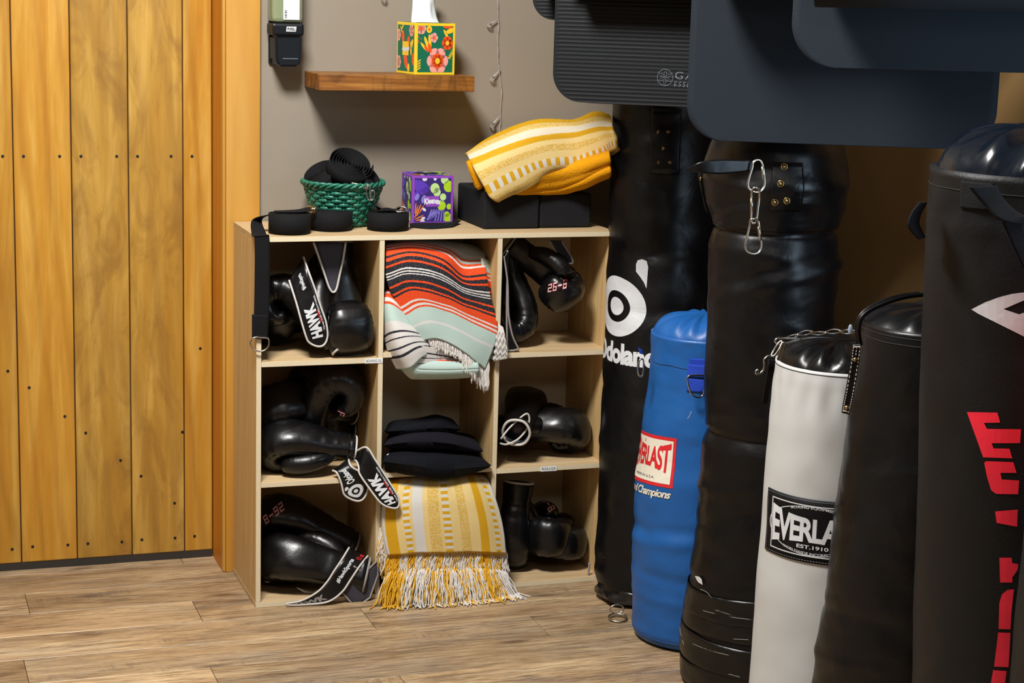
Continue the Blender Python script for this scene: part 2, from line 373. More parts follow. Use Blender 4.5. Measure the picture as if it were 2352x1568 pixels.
def hit(tree, px, py, off):
    d = ray(px, py).normalized(); r = tree.ray_cast(CAM, d)
    if r[0] is None: return None
    n = r[1] if r[1].dot(d) < 0 else -r[1]
    return r[0]+n*off
def quad(q):
    """q = px corners (origin, x end, far corner, y end)"""
    a, b, c, d = [V((*p, 0)) for p in q]
    return lambda x, y: a*(1-x)*(1-y)+b*x*(1-y)+c*x*y+d*(1-x)*y
def print_on(name, geo, q, tree, mat, parent, off=.0008, nx=6, ny=3, warp=None):
    Q = quad(q)
    def fn(x, y):
        if warp: x, y = warp(x, y)
        p = Q(x, y); return hit(tree, p.x, p.y, off)
    return lay(name, geo, fn, mat, parent, nx, ny)
def poly(pts): return ([V((*p, 0)) for p in pts], [tuple(range(len(pts)))])
def ring2(r0, r1, n=40, cx=.5, cy=.5, ax=1, ay=1):
    vs = [V((cx+ax*r*math.cos(2*PI*k/n), cy+ay*r*math.sin(2*PI*k/n), 0)) for r in (r0, r1) for k in range(n)]
    return vs, [(k, (k+1) % n, n+(k+1) % n, n+k) for k in range(n)]
def disc2(r, n=32, cx=.5, cy=.5, ax=1, ay=1): return [V((cx+ax*r*math.cos(2*PI*k/n), cy+ay*r*math.sin(2*PI*k/n), 0)) for k in range(n)], [tuple(range(n))]

# ------------------------------------------------------------------ the room
WY = .315; WXR = 1.47
fl = bpy.data.objects.new('floor', None); COL.objects.link(fl); struct(fl)
box('underlay', -2.2, WXR, -3.2, .75, -.06, -.0025, M['seam'], fl)
rows = [.7120, .5565, .401, .246, .0905, -.065, -.2205, -.376, -.5315, -.687, -.8425, -.998, -1.1535, -1.309, -1.4645, -1.62, -1.7755, -1.931, -2.0865, -2.242, -2.3975, -2.553, -2.7085, -2.864, -3.0195, -3.175]
off = {2: .36, 3: -.529, 4: -.14, 5: .247, 6: -.569, 7: -.176, 8: .217}
PL = 1.203
for k in range(len(rows)-1):
    y1, y0 = rows[k], rows[k+1]; x = off.get(k, -.5+.388*k) % PL - 3*PL
    while x < WXR:
        a, b = max(x, -2.2), min(x+PL, WXR)
        if b-a > .02:
            bm = bmesh.new(); bx(bm, a+.0006, b-.0006, y0+.0006, y1-.0006, -.0025, 0, .0008, None, 1); bmo('plank', bm, M['floor'], fl)
        x += PL
# back wall with the door opening at its left
bm = bmesh.new(); bx(bm, -.006, WXR+.12, WY, WY+.12, 0, 2.8); bx(bm, -2.2, -1.0, WY, WY+.12, 0, 2.8); bx(bm, -1.0, -.006, WY, WY+.12, 2.1, 2.8)
struct(bmo('wall_back', bm, M['wall']))
struct(box('wall_right', WXR, WXR+.12, -2.0, WY, 0, 2.8, M['wall_warm_lit']))
struct(box('ceiling', -2.2, WXR, -6.0, WY, 2.8, 2.9, M['ceil']))
struct(box('wall_left', -2.32, -2.2, -3.2, WY+.12, 0, 2.8, M['wall']))
# casing and jamb
tr = bpy.data.objects.new('trim_1', None); COL.objects.link(tr); struct(tr)
box('casing_board', -.018, .0675, .296, .3148, 0, 2.2, M['casing'], tr, .002)
box('casing_bead', -.0262, -.018, .300, .3148, 0, 2.2, M['casing'], tr, .003)
box('jamb', -.0262, -.006, .3148, .47, 0, 2.2, M['jamb'], tr, .001)
# door
DY = .440
dr = bpy.data.objects.new('door_1', None); COL.objects.link(dr); dr.location = (-.5, DY, 0); struct(dr)
def dx(px, py): return at(px, py, DY)
seams = [(50, 1290), (178, 1280), (304, 1270), (424.6, 1265), (487.5, 1262)]
xs = [dx(50, 1290).x-.142*k for k in range(4, 0, -1)]+[dx(*s).x for s in seams]
xs[-1] = -.0275
for k in range(len(xs)-1):
    dark = k in (5, 6)
    p_ = box('plank', xs[k]+.0012, xs[k+1]-.0012, DY, DY+.035, .020, 2.08, M['door_dark'] if dark else M['door'], dr, .003)
    p_['_k'] = k
box('door_core', xs[0], xs[-1]-.001, DY+.012, DY+.04, .022, 2.078, M['seam'], dr)
box('door_sweep', xs[0], xs[-1]-.001, DY+.002, DY+.03, .0005, .0215, plain('dark_rubber', '#2c2824', .7), dr)
planks = {o['_k']: o for o in dr.children if '_k' in o}
for o in planks.values(): del o['_k']
nails = [(6, 359), (54, 359), (137, 359), (186, 359), (268, 359), (316, 359), (393, 359), (441, 359), (18, 852), (67, 890), (149, 956), (197, 994), (277, 1057), (324, 1093), (401, 1155), (419, 992), (460, 800),
         (28, 1261), (75, 1255), (156, 1251), (202, 1248), (280, 1244), (326, 1239), (402, 1235), (447, 1231)]
for px, py in nails:
    p = dx(px, py); k = max(i for i in range(len(xs)) if xs[i] < p.x)
    bm = bmesh.new(); bmesh.ops.create_cone(bm, cap_ends=True, segments=12, radius1=.0042, radius2=.0034, depth=.0016, matrix=Matrix.Translation((p.x, DY-.0003, p.z)) @ Matrix.Rotation(PI/2, 4, 'X'))
    bmo('nail', bm, M['black'], planks[min(k, len(xs)-2)])
del planks

# ------------------------------------------------------------------ cube storage unit
T = .0125; P3 = .3003; H = .9138; D = .2917; CW = 3*P3+T
cab = thing('cube_storage_unit', 'pale oak nine-cube storage unit standing on the plank floor against the wall', 'shelf', (CW/2, D/2, 0))
def panel(name, x0, x1, y0, y1, z0, z1, m, edge=None):
    o = box(name, x0, x1, y0, y1, z0, z1, [m, M['edge']], cab, .0006, None, 1)
    for p in o.data.polygons:
        if p.normal.y < -.9: p.material_index = 1
    return o
panel('side_panel', 0, T, 0, D, T, H-T, M['oak']); panel('side_panel', 3*P3, CW, 0, D, T, H-T, M['oak'])
panel('top_panel', T*.0, CW, -.0008, D, H-T, H, M['oakx']); panel('bottom_panel', -.0006, CW+.0006, -.001, D, 0, T, M['oakx'])
panel('divider', P3, P3+T, 0, D-.006, T, H-T, M['oak']); panel('divider', 2*P3, 2*P3+T, 0, D-.006, T, H-T, M['oak'])
S1 = (.6124, .6245, .6115); S2 = (.3148, .3215, .3148)
for k in range(3):
    for s in (S1, S2): panel('shelf_board', k*P3+T, (k+1)*P3, .0005, D-.006, s[k]-T, s[k], M['oakx'])
panel('back_panel', T, 3*P3, D-.008, D-.002, T, H-T, M['oakb'])
def sticker(px0, px1, Zc, h, s):
    a = at(px0, 829 if 'BOX' in s else 1076, -.0015); b = at(px1, 829 if 'BOX' in s else 1076, -.0015)
    st = box('label_sticker', a.x, b.x, -.0014, -.0004, Zc-h/2, Zc+h/2, M['paper'], cab); wd = b.x-a.x
    lay('lettering', text_geo(s), lambda x, y: V((a.x+wd*(.08+.86*x), -.0017, Zc-h*.26+h*.52*y)), M['ink'], st, 1, 1)
sticker(838, 879, .6060, .012, 'BOXING GL'); sticker(1242, 1279, .3085, .013, 'ROLLGA')

# ------------------------------------------------------------------ wall shelf, dispenser, lights string
sh = box('wall_shelf', .183, .578, .150, WY-.0003, 1.2500, 1.2885, M['shelfw'], None, .0012)
sh['label'] = 'thick brown wooden floating shelf fixed to the taupe wall'; sh['category'] = 'shelf'

def prism(name, outline, y0, y1, mat, parent, bev=.002):
    """outline in (x,z), extruded along Y"""
    bm = bmesh.new(); a = [bm.verts.new((x, y0, z)) for x, z in outline]; f = bm.faces.new(a)
    r = bmesh.ops.extrude_face_region(bm, geom=[f]); bmesh.ops.translate(bm, vec=(0, y1-y0, 0), verts=[v for v in r['geom'] if isinstance(v, bmesh.types.BMVert)])
    if bev: bmesh.ops.bevel(bm, geom=bm.edges[:], offset=bev, segments=2, affect='EDGES')
    return bmo(name, bm, mat, parent)
sd = thing('sanitizer_dispenser', 'black wall dispenser holding a clear bottle of green hand gel', 'dispenser', (.14, WY, 1.35))
YF = WY-.085
def sx(px, py): p = at(px, py, YF+.01); return (p.x, p.z)
box('back_plate', sx(630, 80)[0], sx(690, 80)[0]+.004, WY-.012, WY-.0003, sx(650, 148)[1], 1.56, M['plastic'], sd, .003)
box('collar', sx(624, 60)[0], sx(697, 60)[0], YF, WY-.012, sx(650, 82)[1], sx(650, 53)[1], M['plastic'], sd, .006)
o = prism('pump_cover', [sx(631, 82), sx(693, 82), sx(692, 140), sx(685, 153), sx(640, 153), sx(632, 140)], YF+.004, WY-.012, M['plastic'], sd, .005)
box('push_strip', sx(648, 134)[0], sx(683, 134)[0], YF+.0015, YF+.006, sx(650, 136)[1], sx(650, 133)[1], plain('worn_plastic', '#4a535c', .5), sd, .0005)
xa, xb = sx(625, 20)[0], sx(696, 20)[0]; zb = sx(650, 52)[1]
box('bottle', xa, xb, YF+.006, WY-.013, zb, zb+.17, M['clear'], sd, .010)
box('gel', xa+.003, xb-.003, YF+.010, WY-.016, zb+.003, zb+.072, M['gel'], sd, .008)
lx0, lx1 = sx(650, 20)[0], sx(687, 20)[0]; lz0 = sx(650, 45)[1]
lb = box('bottle_label', lx0, lx1, YF+.0048, YF+.0058, lz0, lz0+.09, M['paper'], sd, .0003)
for k in range(5): box('barcode_bar', lx0+.003, lx0+.009, YF+.0044, YF+.005, lz0+.004+.0042*k, lz0+.0058+.0042*k+.0008*(k % 2), M['ink'], lb)
g = text_geo('PURELL', .03, .25)
q0, q1 = sx(655, 72), sx(679, 61)
lay('brand_plate', ([V((0, 0, 0)), V((.94, 0, 0)), V((1, 1, 0)), V((.06, 1, 0))], [(0, 1, 2, 3)]), lambda x, y: V((q0[0]+(q1[0]-q0[0])*x, YF-.0006, q0[1]+(q1[1]-q0[1])*y)), M['white'], sd, 1, 1)
lay('brand_lettering', g, lambda x, y: V((q0[0]+(q1[0]-q0[0])*(.1+.8*x), YF-.001, q0[1]+(q1[1]-q0[1])*(.22+.56*y))), M['plastic'], sd, 1, 1)

sl = thing('string_lights', 'clear string of small round bulbs hanging down the taupe wall', 'string light', at(1145, 150, WY))
YW = WY-.006
wp = [(880, -30), (960, -48), (1060, -50), (1120, -30), (1141, 0), (1145, 45), (1143, 90), (1144, 130), (1147, 163), (1151, 205), (1150, 262), (1148, 300), (1147, 350), (1149, 430)]
tube('wire', [at(x+.8*math.sin(i*2.3), y, YW) for i, (x, y) in enumerate(wp)], .0006, M['wire'], sl, 6, False, 90)
tube('wire', [at(p.x+1.6*math.sin(i*1.1), p.y, YW-.001) for i, p in enumerate(cr([(a, b, 0) for a, b in wp], 60))], .0005, M['wire'], sl, 5, False, 120)
for (ax, ay), (bx_, by_) in (((1144, 46), (1123, 56)), ((1149, 160), (1130, 180)), ((1149, 266), (1130, 287)), ((892, -26), (881, -4))):
    a, b = at(ax, ay, YW-.001), at(bx_, by_, YW-.007); m_ = a.lerp(b, .62)
    st = tube('bulb_stem', [a, m_, b.lerp(m_, .2)], [.0012, .0022, .0032], M['wire'], sl, 8)
    bm = bmesh.new(); bmesh.ops.create_uvsphere(bm, u_segments=16, v_segments=10, radius=.0078, matrix=Matrix.Translation(b)); bmo('bulb', bm, M['bulb'], sl, True)

# ------------------------------------------------------------------ tissue boxes
def tissue_box(name, label, P0, phi, a, h, mcol, band, art, group=None):
    t = thing(name, label, 'tissue box', P0); d1 = V((math.cos(phi), math.sin(phi), 0)); d2 = V((-math.sin(phi), math.cos(phi), 0))
    mx = Matrix(((d1.x, d2.x, 0, P0.x), (d1.y, d2.y, 0, P0.y), (0, 0, 1, P0.z), (0, 0, 0, 1)))
    c = box('carton', 0, a, 0, a, 0, h, band, t, .001, mx)
    faces = {'front': lambda x, y, o=.0004: mx @ V((x*a, -o, y*h)), 'side': lambda x, y, o=.0004: mx @ V((-o, (1-x)*a, y*h)), 'top': lambda x, y, o=.0004: mx @ V((x*a, y*a, h+o))}
    for fn, m in (('front', 1), ('side', 1), ('top', 1)):
        F = faces[fn]; lay(fn+'_panel', ([V((.06, .05, 0)), V((.94, .05, 0)), V((.94, .95, 0)), V((.06, .95, 0))], [(0, 1, 2, 3)]), F, mcol, c, 1, 1)
        art(F, fn, c)
    return t, mx, c
def petals(cx, cy, r, n, ax=1., asp=.55, ph=0, ay=1.):
    out = []
    for k in range(n):
        a = ph+2*PI*k/n; ux, uy = math.cos(a), math.sin(a)
        pts = []
        for j in range(14):
            b = 2*PI*j/14; lx, ly = r*.55+r*.45*math.cos(b), r*asp*math.sin(b); pts.append((cx+(lx*ux-ly*uy)*ax, cy+(lx*uy+ly*ux)*ay))
        out.append(poly(pts))
    return merge(out)
def leafs(lst): return merge([poly([(cx+(l*math.cos(b)*math.cos(a)-w_*math.sin(b)*math.sin(a)), cy+(l*math.cos(b)*math.sin(a)+w_*math.sin(b)*math.cos(a))) for b in [2*PI*j/12 for j in range(12)]]) for cx, cy, l, w_, a in lst])
def disc(cx, cy, r): return disc2(r, 20, cx, cy)
MO, MP, MY, MG2 = plain('orange_print', '#e8531c', .5), plain('pink_print', '#f0a49a', .5), plain('yellow_print', '#eec22c', .5), plain('green_carton_print', '#0f6a4e', .5)
MYB = plain('yellow_carton', '#edcb2a', .5)
def art1(F, fn, c):
    L = lambda nm, g, m, o: lay(nm, g, lambda x, y: F(min(.94, max(.06, x)), min(.95, max(.05, y)), o), m, c, 1, 1)
    if fn == 'front':
        L('printed_flower', petals(.56, .27, .27, 6, asp=.45), MP, .0006); L('printed_flower', merge([petals(.56, .27, .155, 8, asp=.4)]), MO, .0008); L('printed_flower', disc(.56, .27, .06), MY, .001)
        L('printed_flower', petals(.8, .62, .14, 6, asp=.5), MO, .0006); L('printed_flower', disc(.8, .62, .045), MY, .0008)
        L('printed_flower', petals(.46, .72, .1, 5, asp=.5), MP, .0006); L('printed_flower', disc(.46, .72, .03), MO, .0008)
        L('printed_leaf', leafs([(.28, .62, .14, .035, 2.0), (.36, .64, .15, .035, 1.7), (.22, .54, .13, .03, 2.4), (.76, .8, .1, .03, 2.2), (.88, .86, .13, .05, .3)]), MY, .0006)
        L('printed_leaf', leafs([(.36, .52, .1, .04, 1.9), (.28, .5, .08, .03, 2.3), (.8, .95, .12, .05, 0)]), MO, .0008)
        L('printed_flower', petals(.14, .9, .12, 6), MP, .0006); L('printed_flower', disc(.13, .9, .04), MO, .0008); L('printed_flower', disc(.34, .88, .07), MY, .0006); L('printed_flower', disc(.34, .88, .025), MO, .0008)
        L('printed_leaf', leafs([(.84+.025*k, .34+.035*k, .03, .011, 2.6) for k in range(5)]+[(.86+.025*k, .32+.035*k, .03, .011, .2) for k in range(5)]+[(.1, .12+.05*k, .05, .014, .5) for k in range(4)]), MY, .0006)
        L('printed_dots', merge([disc(.1+.04*math.cos(k*2.), .6+.03*k, .012) for k in range(6)]+[disc(.72, .45, .015), disc(.93, .55, .015)]), MO, .0006)
    elif fn == 'side':
        L('printed_leaf', leafs([(.35, .72, .13, .07, 1.7), (.62, .6, .15, .08, 1.2), (.5, .28, .2, .09, 2.0), (.9, .3, .12, .06, 1.6)]), MO, .0006)
        L('printed_flower', petals(.12, .22, .13, 6), MP, .0006); L('printed_flower', petals(.8, .85, .12, 6), MP, .0006); L('printed_flower', petals(.1, .75, .12, 5), MP, .0006)
        L('printed_leaf', leafs([(.3, .9, .12, .025, .7), (.25, .85, .1, .02, 2.2), (.78, .5, .14, .04, 1.7), (.66, .12, .09, .06, 1.5), (.82, .58, .12, .05, 1.)]), MY, .0006)
        L('printed_panel', ([V((.33, .36, 0)), V((.66, .36, 0)), V((.66, .63, 0)), V((.33, .63, 0))], [(0, 1, 2, 3)]), MY, .0009); L('printed_panel', poly([(.3, .48), (.4, .53), (.5, .5), (.7, .54), (.7, .46), (.5, .44), (.36, .44)]), M['white'], .0011)
    else: L('printed_flower', petals(.3, .2, .15, 6), MO, .0006)
P0 = V((.4335, .187, 1.2886))
tb, mx, c = tissue_box('tissue_box', 'yellow-edged tissue box with orange flowers on green, standing on the wall shelf', P0, math.radians(9), .110, .127, MG2, MYB, art1)
o = lay('slot', disc2(.2, 24, .5, .5, 1.4, 1), lambda x, y: mx @ V((x*.11, y*.11, .128)), M['black'], tb, 1, 1)
def tis(u, v):
    a = u*2*PI; r = .020+.012*math.cos(2*a+.6)+.010*v*(1-v)*4*math.sin(3*a); r *= (1-.35*math.sin(v*PI)*.6)
    r *= 1-.25*v
    return mx @ V((.056+r*math.cos(a)*1.25-.006*v, .055+r*math.sin(a)*.8, .118+.085*v+.006*math.sin(3*a)*v))
surf('tissue', tis, 48, 14, .0006, M['tissue'], tb)
PU = plain('violet_carton', '#8a44b8', .45); PUD = plain('indigo_print', '#31206e', .5); PUL = plain('lilac_print', '#8377cf', .5); LG = plain('lime_print', '#a8cf1e', .5); PG = plain('pale_green_print', '#b9dd8e', .5); OR2 = plain('orange_leaf_print', '#e8831c', .5); PW = plain('pale_lilac_print', '#d9d3e8', .5); PV = plain('violet_print', '#5a35b5', .5)
def art2(F, fn, c):
    L = lambda nm, g, m, o: lay(nm, g, lambda x, y: F(min(.94, max(.06, x)), min(.95, max(.05, y)), o), m, c, 1, 1)
    L('printed_leaf', leafs([(.2, .78, .22, .12, -.4), (.3, .7, .15, .06, .5), (.12, .6, .1, .07, 1.2)]), PV, .0006)
    L('printed_dots', merge([disc(.55, .74, .11), disc(.6, .66, .09), disc(.75, .56, .075), disc(.78, .92, .09)]), PG, .0007)
    L('printed_dots', merge([disc(.88, .78, .12), disc(.72, .38, .1), disc(.9, .36, .06), disc(.88, .12, .1), disc(.85, .2, .06)]), LG, .0007)
    L('printed_leaf', leafs([(.12, .28, .12, .014, 1.3), (.17, .3, .13, .014, 1.15), (.22, .29, .12, .014, .95), (.14, .2, .13, .013, .7), (.18, .14, .12, .013, .4), (.09, .33, .12, .013, 1.5), (.2, .09, .1, .013, .2)]), OR2, .0008)
    L('printed_leaf', leafs([(.12, .56, .08, .05, 1.1), (.28, .52, .09, .05, 1.2)]), PUL, .0008)
    L('printed_leaf', leafs([(.3, .3, .05, .03, -.6), (.28, .12, .05, .03, .2), (.26, .06, .06, .03, 0), (.3, .93, .06, .04, 0), (.55, .94, .04, .04, 1)]), PW, .0009)
    L('printed_stripes', merge([poly([(.36+.04*k, .08+.02*k), (.42+.04*k, .08+.02*k), (.3+.06*k+.2, .3), (.3+.06*k+.17, .3)]) for k in range(5)]+[poly([(.55+.07*k, .06), (.58+.07*k, .06), (.64+.05*k, .28), (.62+.05*k, .28)]) for k in range(4)]), PUL, .0007)
    if fn == 'front':
        L('brand_panel', ([V((.34, .36, 0)), V((.66, .36, 0)), V((.66, .58, 0)), V((.34, .58, 0))], [(0, 1, 2, 3)]), PU, .001)
        lay('lettering', text_geo('Kleenex', .035), lambda x, y: F(.3+.4*x, .40+.13*y-.05*math.sin(PI*x)*0+.02*math.sin(PI*x), .0013), M['paper'], c, 1, 1)
P0 = atz(950, 517, H); P0.z = H+.0003; P0.y = .195
tb2, mx2, c2 = tissue_box('tissue_box', 'purple tissue box with lime dots and orange leaves, on the storage unit beside the basket', P0, math.radians(-2), .108, .122, PUD, PU, art2)
lay('slot', disc2(.2, 24, .5, .5, 1.4, 1), lambda x, y: mx2 @ V((x*.108, y*.108, .1232)), M['black'], tb2, 1, 1)

# ------------------------------------------------------------------ basket and straps
bc = V((.258, .205, H)); RB, RT, HB = .062, .098, .108
bk = thing('wicker_basket', 'green woven wicker basket full of black straps, on the storage unit', 'basket', bc)
def bpt(a, z, o=0.): r = RB+(RT-RB)*(z/HB)**.8+o; return bc+V((r*math.cos(a), r*math.sin(a), z))
NS = 30
for k in range(10):
    z0 = .004+k*.0098
    def f(u, v, k=k, z0=z0): a = u*2*PI; return bpt(a, z0+.0088*v, .0024*math.sin(a*NS/2+PI*k)+.0012*math.sin(PI*v))
    surf('woven_band', f, 150, 2, .0016, M['wicker'], bk)
gs = []
for k in range(NS):
    a = 2*PI*(k+.5)/NS; gs.append(tube_geo([bpt(a, HB*j/8, .0) for j in range(9)], .0028, 6))
o = pyd('stakes', *merge(gs), M['wicker'], bk, True); 
for ph in (0, 1, 2): tube('rim_cord', [bpt(2*PI*k/180, HB-.002+.0045*math.sin(k*2*PI*11/180+ph*2.1), .001+.0045*math.cos(k*2*PI*11/180+ph*2.1)) for k in range(180)], .0038, M['wicker'], bk, 6, True)
bm = bmesh.new(); bmesh.ops.create_cone(bm, cap_ends=True, segments=40, radius1=RB-.001, radius2=RB, depth=.004, matrix=Matrix.Translation(bc+V((0, 0, .0022)))); bmo('basket_base', bm, M['wicker'], bk)

def spiral(name, c, r0, r1, turns, h, mat, parent, axis=V((0, 0, 1)), up=V((1, 0, 0)), th=.0016):
    axis = axis.normalized(); e1 = (up-axis*up.dot(axis)).normalized(); e2 = axis.cross(e1)
    def f(u, v):
        a = u*turns*2*PI; r = r0+(r1-r0)*u+.0006*math.sin(a*1.3); return c+e1*(r*math.cos(a))+e2*(r*math.sin(a))+axis*((v-.5)*h)
    return surf(name, f, int(turns*36), 2, th, mat, parent)
def buckle(parent, c, ax, up, r=.016, n=2):
    ax = V(ax).normalized(); up = V(up); up = (up-ax*up.dot(ax)).normalized(); s = ax.cross(up)
    for k in range(n):
        o_ = c+ax*(.005*k)
        P = [o_+s*(r*math.cos(a)*(1.15 if math.sin(a) > 0 else 1))+up*(r*.75*math.sin(a)) for a in [PI*j/14 for j in range(15)]]+[o_-s*r-up*.002, o_-s*r*.8-up*.004, o_+s*r*.8-up*.004, o_+s*r-up*.002]
        tube('d_ring', P, .0017, M['steel'], parent, 8, True)
GA = 'rolled black straps on the storage unit'
def coil(px, pyb, r, h, label, tilt=(0, 0, 0)):
    p = atz(px, pyb, H); d = V((p.x-CAM.x, p.y-CAM.y, 0)).normalized(); c = p+d*r; c.z = H+h/2+.0006
    t = thing('coiled_strap', label, 'strap', (c.x, c.y, H), GA); spiral('webbing', c, .008, r-.0015, 9, h, M['web'], t, V((0, 0, 1))+V(tilt)); 
    spiral('outer_wrap', c, r-.001, r, 1.05, h+.0008, M['web'], t, V((0, 0, 1)))
    return t, c
t1, c1 = coil(664, 541, .049, .047, 'coiled black strap at the corner of the storage unit, its end hanging down')
t2, c2_ = coil(759, 533, .051, .045, 'coiled black strap lying in front of the green basket')
t3, c3 = coil(890, 533, .050, .042, 'coiled black strap with a steel buckle on top, beside the purple tissue box')
buckle(t2, c2_+V((-.052, .0, .026)), (1, .3, 0), (.4, 0, 1), .012)
# loose end across coil 1 and hanging tail
zt = H+.0475
def ribbon(name, L, R, mat, parent, th=.0018, n=40, roundend=0., pipe=None, pr=.0022, uv=False, nv=6):
    """slab between two rails (lists of 3D points); returns mapping (s,t)"""
    l_ = cr(L, n); r_ = cr(R, n)
    def smp(P, s): x = max(0, min(1, s))*(n-1); i = min(int(x), n-2); return P[i].lerp(P[i+1], x-i)
    def Rm(s, t):
        if roundend and s > 1-roundend: t = .5+(t-.5)*math.sqrt(max(0, 1-((s-(1-roundend))/roundend)**2))
        return smp(l_, s).lerp(smp(r_, s), t)
    def warp(s): return s if not roundend else (s if s < .6 else .6+.4*math.sin((s-.6)/.4*PI/2))
    q_ = Rm(.5, .5); n_ = (Rm(.52, .5)-Rm(.48, .5)).cross(Rm(.5, .6)-Rm(.5, .4))
    if n_.dot(q_-CAM) < 0: th = -th
    o = surf(name, lambda u, v: Rm(warp(u), v), n, nv, th, mat, parent)
    if pipe:
        ed = [Rm(warp(k/n), 0) for k in range(n+1)]+[Rm(1, .5)]+[Rm(warp(k/n), 1) for k in range(n, -1, -1)]
        cl = []
        for p in ed:
            if not cl or (p-cl[-1]).length > 5e-4: cl.append(p)
        tube('piping', cl, pr, pipe, o, 6)
    return o, Rm
def rib_print(name, geo, Rm, s0, s1, t0, t1, mat, parent, side=-1, off=.0016, nx=6, ny=3, warp=None):
    """geo x along the ribbon s0..s1, y across t0..t1"""
    def fn(x, y):
        if warp: x, y = warp(x, y)
        s, t = s0+(s1-s0)*x, t0+(t1-t0)*y; p = Rm(s, t); e = .004
        n = (Rm(s+e, t)-Rm(s-e, t)).cross(Rm(s, t+e)-Rm(s, t-e)).normalized()
        if n.dot(p-CAM) > 0: n = -n
        return p+n*off
    return lay(name, geo, fn, mat, parent, nx, ny)
a0 = V((c1.x+.035, c1.y-.01, zt)); yf = -.0045
ribbon('hanging_end', [V((c1.x-.01, c1.y+.020, zt)), V((.037, .11, H+.030)), V((.030, .04, H+.006)), V((.026, .0, H+.004)), at(619, 548, yf), at(620, 640, yf), at(618, 730, yf), at(615, 779, yf)],
       [V((c1.x-.04, c1.y-.012, zt)), V((.008, .085, H+.030)), V((-.006, .03, H+.006)), V((-.010, -.002, H+.004)), at(585, 552, yf), at(585, 640, yf), at(583, 730, yf), at(580, 772, yf)], M['web'], t1, .002, 60)
ribbon('stitched_loop', [at(617, 724, yf-.0035), at(616, 750, yf-.004), at(615, 781, yf-.0035)], [at(579, 722, yf-.0035), at(579, 750, yf-.004), at(579, 776, yf-.0035)], M['web'], t1, .0025, 12)
P = [at(x, y, yf-.004) for x, y in ((579, 778), (575, 788), (580, 800), (595, 807), (609, 803), (617, 792), (616, 777), (600, 775), (588, 774))]
tube('d_ring', P, .0019, M['steel'], t1, 8, True, 40)
ribbon('loose_end', [c1+V((-.03, .03, .027)), c1+V((.02, .02, .030)), c1+V((.055, .035, .034))], [c1+V((-.03, .0, .027)), c1+V((.02, -.012, .028)), c1+V((.055, .0, .030))], M['web'], t1, .002, 16)
for k in range(2): tube('snap_ring', [c1+V((.06+.005*k, .02+.011*math.cos(a), .030+.008*math.sin(a))) for a in [2*PI*j/16 for j in range(16)]], .0014, M['brass'], t1, 6, True)
buckle(t3, c3+V((.028, -.02, .028)), (.6, 1, 0), (0, .2, 1), .012)
ribbon('loose_end', [c3+V((-.034, -.01, .040)), c3+V((-.006, -.012, .028)), c3+V((.02, -.012, .033)), c3+V((.03, -.01, .036))], [c3+V((-.02, .024, .026)), c3+V((.004, .024, .030)), c3+V((.024, .02, .026)), c3+V((.034, .02, .027))], M['web'], t3, .002, 16)
# strap end lying flat in front of the purple box
fs_ = thing('flat_strap', 'black strap end lying flat in front of the purple tissue box', 'strap', atz(1000, 515, H))
def zpt(px, py, z=.004): p = atz(px, py, H+z); p.y = max(p.y, .02); return p
ribbon('webbing', [zpt(940, 513), zpt(985, 507), zpt(1025, 505), zpt(1058, 506, .01)], [zpt(942, 520, .0028), zpt(985, 524, .0028), zpt(1020, 522, .0028), zpt(1040, 520, .0028)], M['web'], fs_, .0018, 24)
# straps heaped in the basket
GB = 'rolled black straps in the green basket'
def bcoil(c, r, h, ax, label, turns=7):
    t = thing('coiled_strap', label, 'strap', c, GB); spiral('webbing', c, .006, r, turns, h, M['web'], t, V(ax)); return t
bcoil(bc+V((.012, -.012, .142)), .056, .040, (.12, -.62, .75), 'big rolled black strap on top of the heap in the basket')
bcoil(bc+V((-.045, .02, .118)), .046, .038, (-.5, -.3, .8), 'rolled black strap at the left of the heap in the basket')
tq = bcoil(bc+V((.058, -.02, .108)), .036, .036, (.6, -.5, .5), 'rolled black strap with steel rings at the right of the basket')
bcoil(bc+V((-.005, .045, .09)), .048, .038, (0, .3, 1), 'rolled black strap at the back of the heap in the basket')
bcoil(bc+V((.0, -.01, .075)), .052, .038, (0, -.2, 1), 'rolled black strap under the top roll in the basket')
by = bc.y-.098
ribbon('tag', [at(808, 419, by), at(846, 426, by)], [at(813, 430, by), at(846, 434, by)], M['cream'], tq, .0012, 8)
rt, Rt = ribbon('tag_print', [at(817, 424, by-.0016), at(832, 427, by-.0016)], [at(818, 429, by-.0016), at(832, 431, by-.0016)], M['ink'], tq, .0004, 4)
for q in ([(842, 426), (847, 424), (850, 430), (849, 446), (852, 458), (846, 458), (842, 445)], [(853, 440), (858, 437), (860, 446), (857, 457), (852, 460), (851, 450)]):
    tube('d_ring', [at(x, y, by-.006) for x, y in q], .0016, M['steel'], tq, 8, True, 30)

